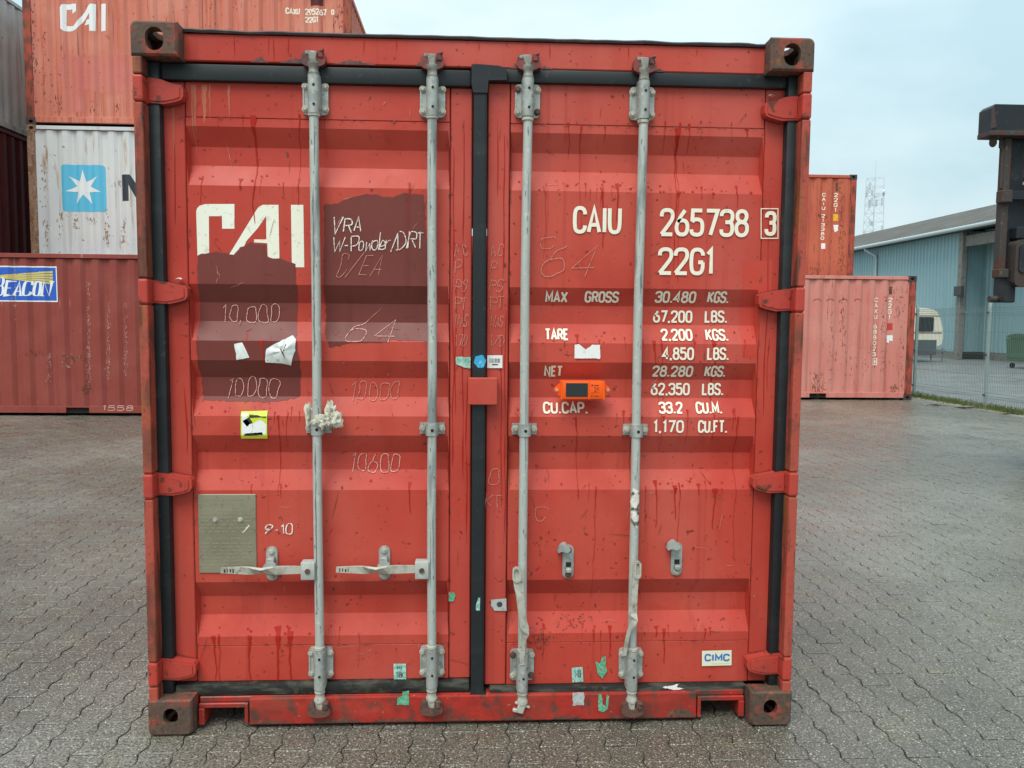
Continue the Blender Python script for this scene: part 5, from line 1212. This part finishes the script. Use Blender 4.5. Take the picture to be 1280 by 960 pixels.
# ------------------------------------------------------------------ lattice tower far off
tw = empty('radio_tower', (73.5, 144, 0), R(20), 'thin lattice radio tower with antennas far behind the warehouse roof', 'tower')
TH, tw_ = 28.5, 1.15
for sx in (-1, 1):
    for sy in (-1, 1): MB().cyl((sx * tw_ * 1.3, sy * tw_ * 1.3, 0), (sx * tw_ * .9, sy * tw_ * .9, TH), .07, n=5).build('leg', 'hazed_tower_steel', tw)
b = MB()
for k in range(18):
    z0 = TH * k / 18; z1 = TH * (k + 1) / 18; w0 = tw_ * (1.3 - .4 * z0 / TH); w1 = tw_ * (1.3 - .4 * z1 / TH)
    cs = [(-1, -1), (1, -1), (1, 1), (-1, 1)]
    for i in range(4):
        a, c = cs[i], cs[(i + 1) % 4]
        b.cyl((a[0] * w0, a[1] * w0, z0), (c[0] * w1, c[1] * w1, z1), .035, n=4); b.cyl((a[0] * w1, a[1] * w1, z1), (c[0] * w1, c[1] * w1, z1), .03, n=4)
tag(b.build('bracing', 'hazed_tower_steel', tw), kind='stuff')
MB().cyl((0, 0, TH - 1), (0, 0, TH + 3.2), .05, n=5).build('whip_antenna', 'hazed_tower_steel', tw)
ra = random.Random(4)
for k in range(14):
    z = ra.choice((27.4, 26.2, 24.4, 20.5, 19.5, 18.6)); a = ra.uniform(0, 6.3); r_ = 1.5
    MB().box(r_ * math.cos(a) - .14, r_ * math.cos(a) + .14, r_ * math.sin(a) - .14, r_ * math.sin(a) + .14, z - ra.uniform(.4, 1.0), z + .4).build('panel_antenna', 'hazed_tower_steel', tw)
for z, a in ((25.2, 4.2), (25.9, 5.4)): MB().cyl((1.3 * math.cos(a), 1.3 * math.sin(a), z), (1.7 * math.cos(a), 1.7 * math.sin(a), z), .45, .5, n=14).build('dish', 'hazed_tower_steel', tw)

# ------------------------------------------------------------------ container handler, its lifting carriage reaching into view
hd = empty('container_handler', (7.6, 5.2, 0), 0, 'dark container handling truck with raised rusty lifting carriage', 'handler')
def hx(x): return x - 7.6
MB().prism([(hx(5.115), 3.50), (hx(5.115), 3.72), (hx(5.15), 3.755), (hx(6.3), 3.755), (hx(6.3), 3.50)], -.20, .0).build('spreader_beam', 'machine_dark', hd)
MB().box(hx(5.11), hx(6.3), -.21, .01, 3.45, 3.499, .006).build('beam_flange', 'machine_rust', hd)
MB().prism([(hx(5.112), 3.51), (hx(5.112), 3.71), (hx(5.13), 3.735), (hx(5.165), 3.53)], -.215, -.201).build('beam_end_plate', 'machine_rust', hd)
MB().lathe([(.030, 3.45), (.034, 3.42), (.036, 3.39), (.024, 3.365), (.008, 3.355)], hx(5.205), -.11, 12).build('twistlock', 'machine_rust', hd)
MB().box(hx(5.33), hx(5.40), -.12, -.02, 2.10, 3.45, .008).build('upright', 'machine_rust', hd)
MB().tube([(hx(5.290), -.10, 3.45), (hx(5.290), -.10, 3.36), (hx(5.318), -.10, 3.32), (hx(5.318), -.10, 2.95)], .016, 8).build('hose', 'machine_rust', hd)
MB().box(hx(5.401), hx(5.90), -.06, .0, 2.08, 3.45, .01).build('mast_plate', 'machine_dark', hd)
MB().box(hx(5.31), hx(5.95), -.16, -.121, 2.83, 2.92, .006).build('cross_bar', 'machine_dark', hd)
MB().box(hx(5.295), hx(5.40), -.175, -.06, 2.80, 2.925, .008).build('clamp_plate', 'machine_rust', hd)
MB().box(hx(5.32), hx(5.42), -.15, -.02, 2.05, 2.14, .008).build('clamp_plate', 'machine_rust', hd)
MB().box(hx(5.35), hx(5.52), -.12, -.01, 1.80, 2.08, .008).build('lifting_arm', 'machine_dark', hd)
MB().cyl((hx(5.27), -.08, 1.835), (hx(5.38), -.08, 1.835), .032, n=12).build('lifting_pin', 'machine_rust', hd); MB().cyl((hx(5.365), -.14, 1.835), (hx(5.365), -.10, 1.835), .026, n=10).build('pin_socket', 'dark_inside', hd)
MB().prism(rrect(hx(5.445), hx(5.80), 1.96, 2.43, .06, 5), -.20, -.061).build('motor_guard', 'machine_rust', hd)
MB().prism(rrect(hx(5.475), hx(5.77), 2.10, 2.38, .04, 4), -.215, -.2005).build('guard_panel', 'machine_dark', hd)
MB().cyl((hx(5.50), -.14, 2.50), (hx(5.95), -.14, 2.52), .032, n=12).build('hydraulic_ram', 'machine_dark', hd); MB().box(hx(5.46), hx(5.54), -.18, -.02, 2.44, 2.56, .01).build('ram_bracket', 'machine_dark', hd)
MB().tube([(hx(5.50), -.16, 3.30), (hx(5.505), -.17, 3.15), (hx(5.49), -.17, 3.05), (hx(5.55), -.18, 2.99), (hx(5.62), -.17, 3.02)], .008, 6).build('cable', 'tyre', hd)
MB().box(hx(5.53), hx(5.60), -.18, -.12, 2.985, 3.01).build('warning_lamp', 'sign_white', hd)
for y in (-.55, .12): MB().box(hx(5.96), hx(6.18), y, y + .13, .25, 4.4, .01).build('mast_rail', 'machine_dark', hd)
MB().box(hx(5.9), hx(6.2), -.7, .5, 3.3, 3.48, .01).build('mast_crosshead', 'machine_dark', hd)
MB().prism([(hx(6.6), .55), (hx(9.2), .55), (hx(9.2), 1.7), (hx(8.2), 1.75), (hx(6.7), 1.25)], -1.15, .75).build('chassis', 'machine_yellow', hd)
MB().prism([(hx(7.0), 1.25), (hx(8.2), 1.5), (hx(8.1), 2.75), (hx(7.2), 2.75)], -.8, .4).build('cab', 'machine_dark', hd)
MB().prism([(hx(7.12), 1.55), (hx(8.08), 1.7), (hx(8.0), 2.62), (hx(7.26), 2.62)], -.82, -.801).build('cab_window', 'window_dark', hd)
MB().box(hx(6.18), hx(6.7), -.9, .6, .5, .85, .02).build('axle', 'machine_dark', hd)
for x, r_ in ((6.75, .55), (8.8, .48)):
    for y in (-1.4, .05): MB().cyl((hx(x), y, r_), (hx(x), y + .5, r_), r_, n=24).build('wheel', 'tyre', hd)
